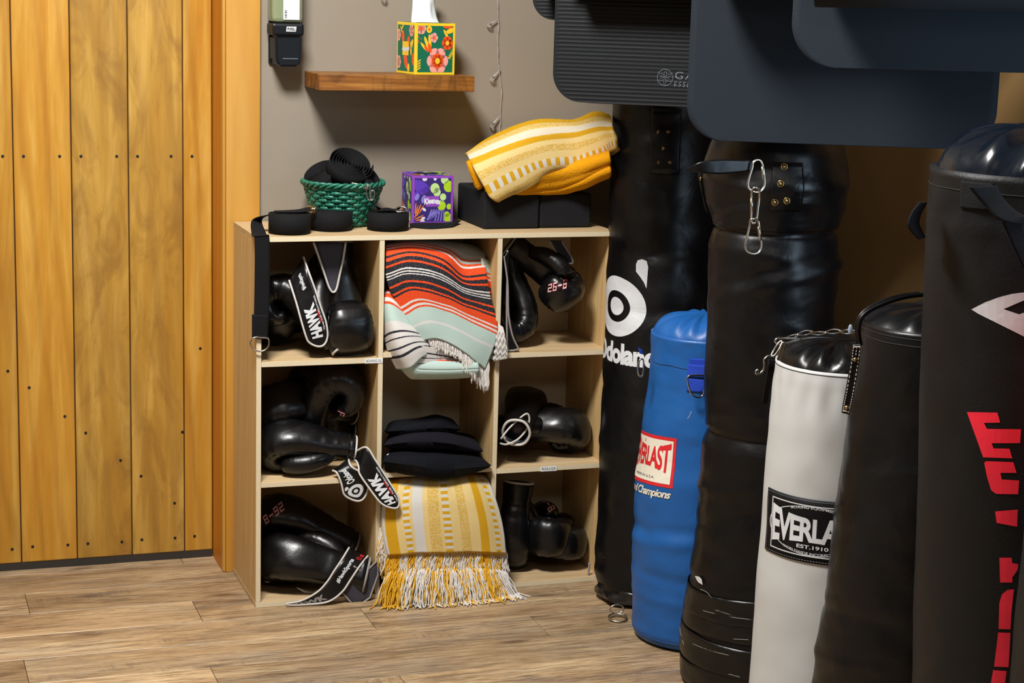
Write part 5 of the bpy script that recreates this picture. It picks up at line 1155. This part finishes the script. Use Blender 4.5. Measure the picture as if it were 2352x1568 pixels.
# ------------------------------------------------------------------ striped serape blanket
sb = thing('serape_blanket', 'folded orange, mint and black striped blanket hanging out of the top middle cube', 'blanket', (.457, .06, .624))
r_ = [[(890, 590, .20), (950, 570, .22), (1030, 572, .22), (1085, 580, .22), (1112, 596, .20)],
      [(888, 570, .12), (950, 559, .14), (1030, 562, .14), (1085, 572, .13), (1112, 588, .12)],
      [(886, 572, .05), (948, 566, .05), (1024, 580, .05), (1062, 604, .055), (1112, 606, .06)],
      [(886, 598, .012), (945, 588, .006), (1012, 604, .008), (1058, 640, .022), (1116, 638, .03)],
      [(888, 640, .006), (940, 626, -.006), (1010, 640, -.004), (1064, 672, .006), (1124, 684, .022)],
      [(905, 682, .002), (952, 664, -.012), (1018, 682, -.010), (1075, 708, -.004), (1136, 730, .012)],
      [(930, 722, -.004), (972, 702, -.016), (1028, 716, -.016), (1082, 742, -.010), (1138, 768, .002)],
      [(948, 752, -.008), (985, 742, -.022), (1036, 756, -.022), (1082, 780, -.016), (1128, 800, -.006)],
      [(962, 782, -.008), (1000, 776, -.026), (1045, 796, -.028), (1080, 822, -.022), (1110, 846, -.012)]]
g_s = pxgrid(r_)
def sf(u, v): p = g_s(u, v); return p+V((0, -.0022*math.sin(v*9+u*7)-.003*nz((u*4, v*5, 3)), .001*nz((u*8, v*8, 1))))
surf('upper_flap', sf, 70, 90, -.009, M['serape'], sb, lambda u, v: ((v*.86+.06*(1-v)) if False else min(.999, max(0, (v-.12)/.88)), u))
r2 = [[(884, 676, .10), (900, 672, .05), (935, 700, .02), (965, 735, .02)],
      [(884, 690, .05), (893, 684, .008), (930, 716, .002), (968, 752, .012)],
      [(884, 735, .04), (898, 726, -.012), (936, 744, -.012), (975, 768, .010)],
      [(888, 775, .03), (908, 764, -.026), (945, 766, -.024), (985, 782, .010)],
      [(898, 812, .02), (922, 806, -.036), (958, 792, -.032), (1000, 796, .012)],
      [(915, 845, .01), (944, 842, -.036), (968, 818, -.032), (1004, 806, .014)]]
g_2 = pxgrid(r2)
surf('lower_fold', lambda u, v: g_2(u, v)+V((0, -.002*nz((u*3, v*6, 5)), 0)), 30, 50, -.008, M['serape2'], sb, lambda u, v: (v*.8, u))
# rolled bottom edge: lens-shaped loop seen from the side
def roll(path, wL, wR, mat, name, uvo, vr, nU=60, th=-.007):
    """sheet that follows px path (x,y) at its left end and fans to the right end path"""
    a = cr([at(x, y, Y) for x, y, Y in wL], 60); b = cr([at(x, y, Y) for x, y, Y in wR], 60)
    f = lambda u, v: (lambda q: a[int(q)].lerp(a[min(59, int(q)+1)], q-int(q)).lerp(b[int(q)].lerp(b[min(59, int(q)+1)], q-int(q)), u))(v*59)
    return surf(name, f, 20, 60, th, mat, sb, lambda u, v: (uvo+vr*v, u))
roll(None, [(965, 792, -.03), (948, 806, -.035), (946, 824, -.035), (962, 836, -.03), (1000, 838, -.02)], [(1060, 812, .0), (1048, 820, .0), (1046, 826, .0), (1055, 832, .0), (1064, 834, .0)], M['serape2'], 'inner_fold', .40, .3)
def tb_f(u, v):
    x = 922+165*u; a = v*2*PI; cy = 838-28*(1-min(1, u*5))**2+3*math.sin(u*3); ry = 27*min(1, .45+u*3)*(1-.10*u); 
    p = at(x, cy, .01); s_ = 1/908; return p+V((0, -.048*math.cos(a)*(1-.1*u)+.0, ry*s_*math.sin(a)*(.9 if math.sin(a) > 0 else 1)))+V((.012*math.sin(a)*(1-u), 0, 0))
surf('bottom_roll', tb_f, 50, 40, .003, M['serape_m'] if 'serape_m' in M else cloth_mat('mint_serape_cotton', [(0, MI), (.12, OR), (.14, WS), (.17, OR), (.2, MI), (.5, MI), (.62, WS), (.68, MI), (.8, WS), (.84, MI)], thread=160), sb, lambda u, v: ((v+.12) % 1. if False else v, u))
gr = pxgrid([[(1103, 592, .05), (1122, 600, .07)], [(1110, 640, .035), (1126, 645, .06)], [(1120, 690, .03), (1130, 694, .05)], [(1126, 735, .022), (1140, 742, .04)], [(1128, 778, .01), (1144, 785, .03)], [(1112, 820, .0), (1132, 826, .02)]])
surf('edge_fold', gr, 8, 60, -.006, M['serape'], sb, lambda u, v: (.02+v*.88, u*.3))
gz = pxgrid([[(1136, 742, .015), (1156, 752, .004)], [(1137, 775, .0), (1160, 778, -.006)], [(1134, 805, -.008), (1164, 808, -.012)], [(1130, 828, -.008), (1162, 822, -.012)]])
zz = cloth_mat('black_white_serape', [(0, WS), (.2, BK), (.26, WS), (.34, BK), (.42, WS), (.5, BK), (.58, WS), (.66, BK), (.74, WS), (.84, BK), (.9, WS)], dash=[(.0, .999)], dashn=9, thread=120)
surf('patterned_corner', gz, 12, 24, -.012, zz, sb, lambda u, v: (v*.9+.05*math.sin(u*18), u))
# black zigzag woven into the white of the lower fold
def zig(f, v0, amp, n, u0, u1, r=.0014):
    return tube_geo([f(u0+(u1-u0)*k/n, v0+amp*(-1)**k)+V((0, -.0008, 0)) for k in range(n+1)], r, 5)
f2 = lambda u, v: g_2(u, v)+V((0, -.002*nz((u*3, v*6, 5)), 0))
zgs = [zig(f2, v0, .026, 15, .03, .72, .0017) for v0 in (.47, .53, .62, .67, .73)]
o = pyd('zigzag_weave', *merge(zgs), plain('black_yarn', '#1b1c22', .95, 0, .1), sb, True); o['kind'] = 'stuff'
# fringe
def strand(p, d, L_, r, curl=.004, n=9, floor=None):
    pts = []; q = V(p); dd = V(d).normalized(); ph = random.random()*6; 
    for k in range(n):
        pts.append(q.copy()); q = q+dd*(L_/n)+V((math.sin(ph+k*1.1)*curl, math.cos(ph+k*.9)*curl*.6, 0))*.6; dd = (dd+V((0, 0, -.18))).normalized()
        if floor is not None and q.z < floor: q.z = floor+random.random()*.004; dd = V((dd.x, dd.y-.15, .02)).normalized()
    return tube_geo(pts, r, 5)
fr = []
for k in range(150):
    u = .12+.86*(k/150)+random.random()*.01; p = sf(u, .995); e = 0 if u < .55 else 1
    L_ = (.018+.030*random.random()) if u < .5 else (.03+.05*random.random()) if u < .9 else .045+.03*random.random()
    fr.append(strand(p+V((0, -.003*random.random(), 0)), (.55 if u < .75 else .05, -.18, -.6-.6*u), L_, .0016, .003))
for k in range(24): fr.append(strand(at(1112+random.random()*10, 826, -.014), (.02*random.random(), -.1, -1), .075+.012*random.random(), .0017, .002, 11))
o = pyd('fringe', *merge(fr), M['fr_w'], sb, True); o['kind'] = 'stuff'

# ------------------------------------------------------------------ yellow throw hanging to the floor
yt = thing('fringed_throw', 'yellow and white striped throw spilling fringed from the bottom middle cube', 'blanket', (.457, -.02, 0))
rY = [[(906, 1108, .19), (958, 1106, .19), (1010, 1104, .19), (1060, 1102, .19), (1104, 1102, .19)],
      [(900, 1102, .09), (955, 1098, .09), (1010, 1096, .09), (1060, 1094, .09), (1106, 1096, .09)],
      [(890, 1118, .02), (948, 1108, .012), (1010, 1104, .008), (1068, 1104, .010), (1118, 1108, .02)],
      [(882, 1155, -.010), (942, 1146, -.026), (1012, 1142, -.030), (1080, 1142, -.028), (1134, 1146, -.012)],
      [(880, 1195, -.018), (943, 1188, -.040), (1016, 1184, -.044), (1090, 1186, -.042), (1147, 1190, -.024)],
      [(884, 1232, -.022), (948, 1228, -.046), (1020, 1224, -.050), (1096, 1226, -.048), (1154, 1230, -.030)],
      [(892, 1272, -.026), (953, 1268, -.048), (1024, 1266, -.052), (1100, 1266, -.050), (1158, 1270, -.034)]]
gy = pxgrid(rY)
def yf_(u, v): return gy(u, v)+V((0, -.0025*math.sin(u*17)*v-.003*nz((u*6, v*3, 2)), 0))
surf('striped_cloth', yf_, 80, 60, -.010, M['throw'], yt, lambda u, v: (min(.999, u), v*1.6))
for k, (dy, dz, du_) in enumerate(((.014, .006, 0), (.030, .010, .012))):
    surf('folded_layer', lambda u, v, dy=dy, dz=dz, du_=du_: yf_(u, v)+V((du_*(u-.6), dy, -dz-(.0 if v < .8 else (v-.8)*.10*(k+1)))), 40, 30, -.008, M['throw'], yt, lambda u, v: (min(.999, u), v*1.6))
def ucol(u):
    for a, b in ((.02, .12), (.765, .84)):
        if a < u < b: return 1
    if .26 < u < .345 or u > .955: return 0
    return 1 if random.random() < .36 else 0
FR = {0: [], 1: []}
def hang(p, d, L_, r=.0015, n=10, sway=.0): 
    pts = []; q = V(p); dd = V(d).normalized(); ph = random.random()*6; sw = random.uniform(-1, 1)
    for k in range(n):
        pts.append(q.copy()); q = q+dd*(L_/n)+V((math.sin(ph+k*.9)*.0016+sw*sway, math.cos(ph+k)*.0012, 0)); dd = (dd+V((.0, -.02, -.10))).normalized()
        if q.z < .0022: q.z = .0022+random.random()*.003; dd = V((dd.x+sw*.5, -1., .0)).normalized()
    return tube_geo(pts, r, 4)
for tier, (N, z_off, Lr, yo) in enumerate(((560, 0, (.045, .064), 0.), (640, -.034, (.055, .085), .0), (640, -.052, (.065, .105), -.010))):
    for k in range(N):
        u = (k+random.random())/N; b = round(u*46)/46; uu = max(.0, min(1., u*.5+b*.5))
        p = yf_(uu, 1.)+V((0, .006*random.random()+yo, z_off+.006*random.random()*tier))
        if tier and p.y > -.004: p.y = -.006
        spread = (uu-.5)*(.25+.35*tier)
        FR[ucol(uu)].append(hang(p, (spread+random.uniform(-.3, .3), -.12-.30*tier*random.random(), -1), random.uniform(*Lr)*(1+.1*tier), .0015, 11, .0006+.0004*tier))
for k in range(220):
    v = random.uniform(.55, 1.0); p = yf_(0, v)+V((-.004+random.uniform(-.003, .003), .012, 0)); 
    if v > .75: FR[ucol(random.random())].append(hang(p, (-.35*random.random(), -.2, -1), random.uniform(.04, .075), .0013))
for k in range(70): p = yf_(1, random.uniform(.9, 1)); FR[0].append(hang(p+V((.002, .006, 0)), (.35*random.random(), -.05, -1), random.uniform(.04, .07)))
for side, nm in ((0, 'fr_w'), (1, 'fr_y')):
    o = pyd('fringe', *merge(FR[side]), M[nm], yt, True); o['kind'] = 'stuff'; o['label'] = 'white yarn fringe' if side == 0 else 'mustard yarn fringe'
kn = []
for k in range(46):
    p = yf_(k/45, .995); kn.append(tube_geo([p+V((-.003, -.003, .002)), p+V((0, -.005, -.001)), p+V((.003, -.003, -.005))], [.0022, .0034, .0022], 6))
o = pyd('fringe_knots', *merge(kn), M['fr_y'], yt, True); o['kind'] = 'stuff'
bpy.context.view_layer.update()
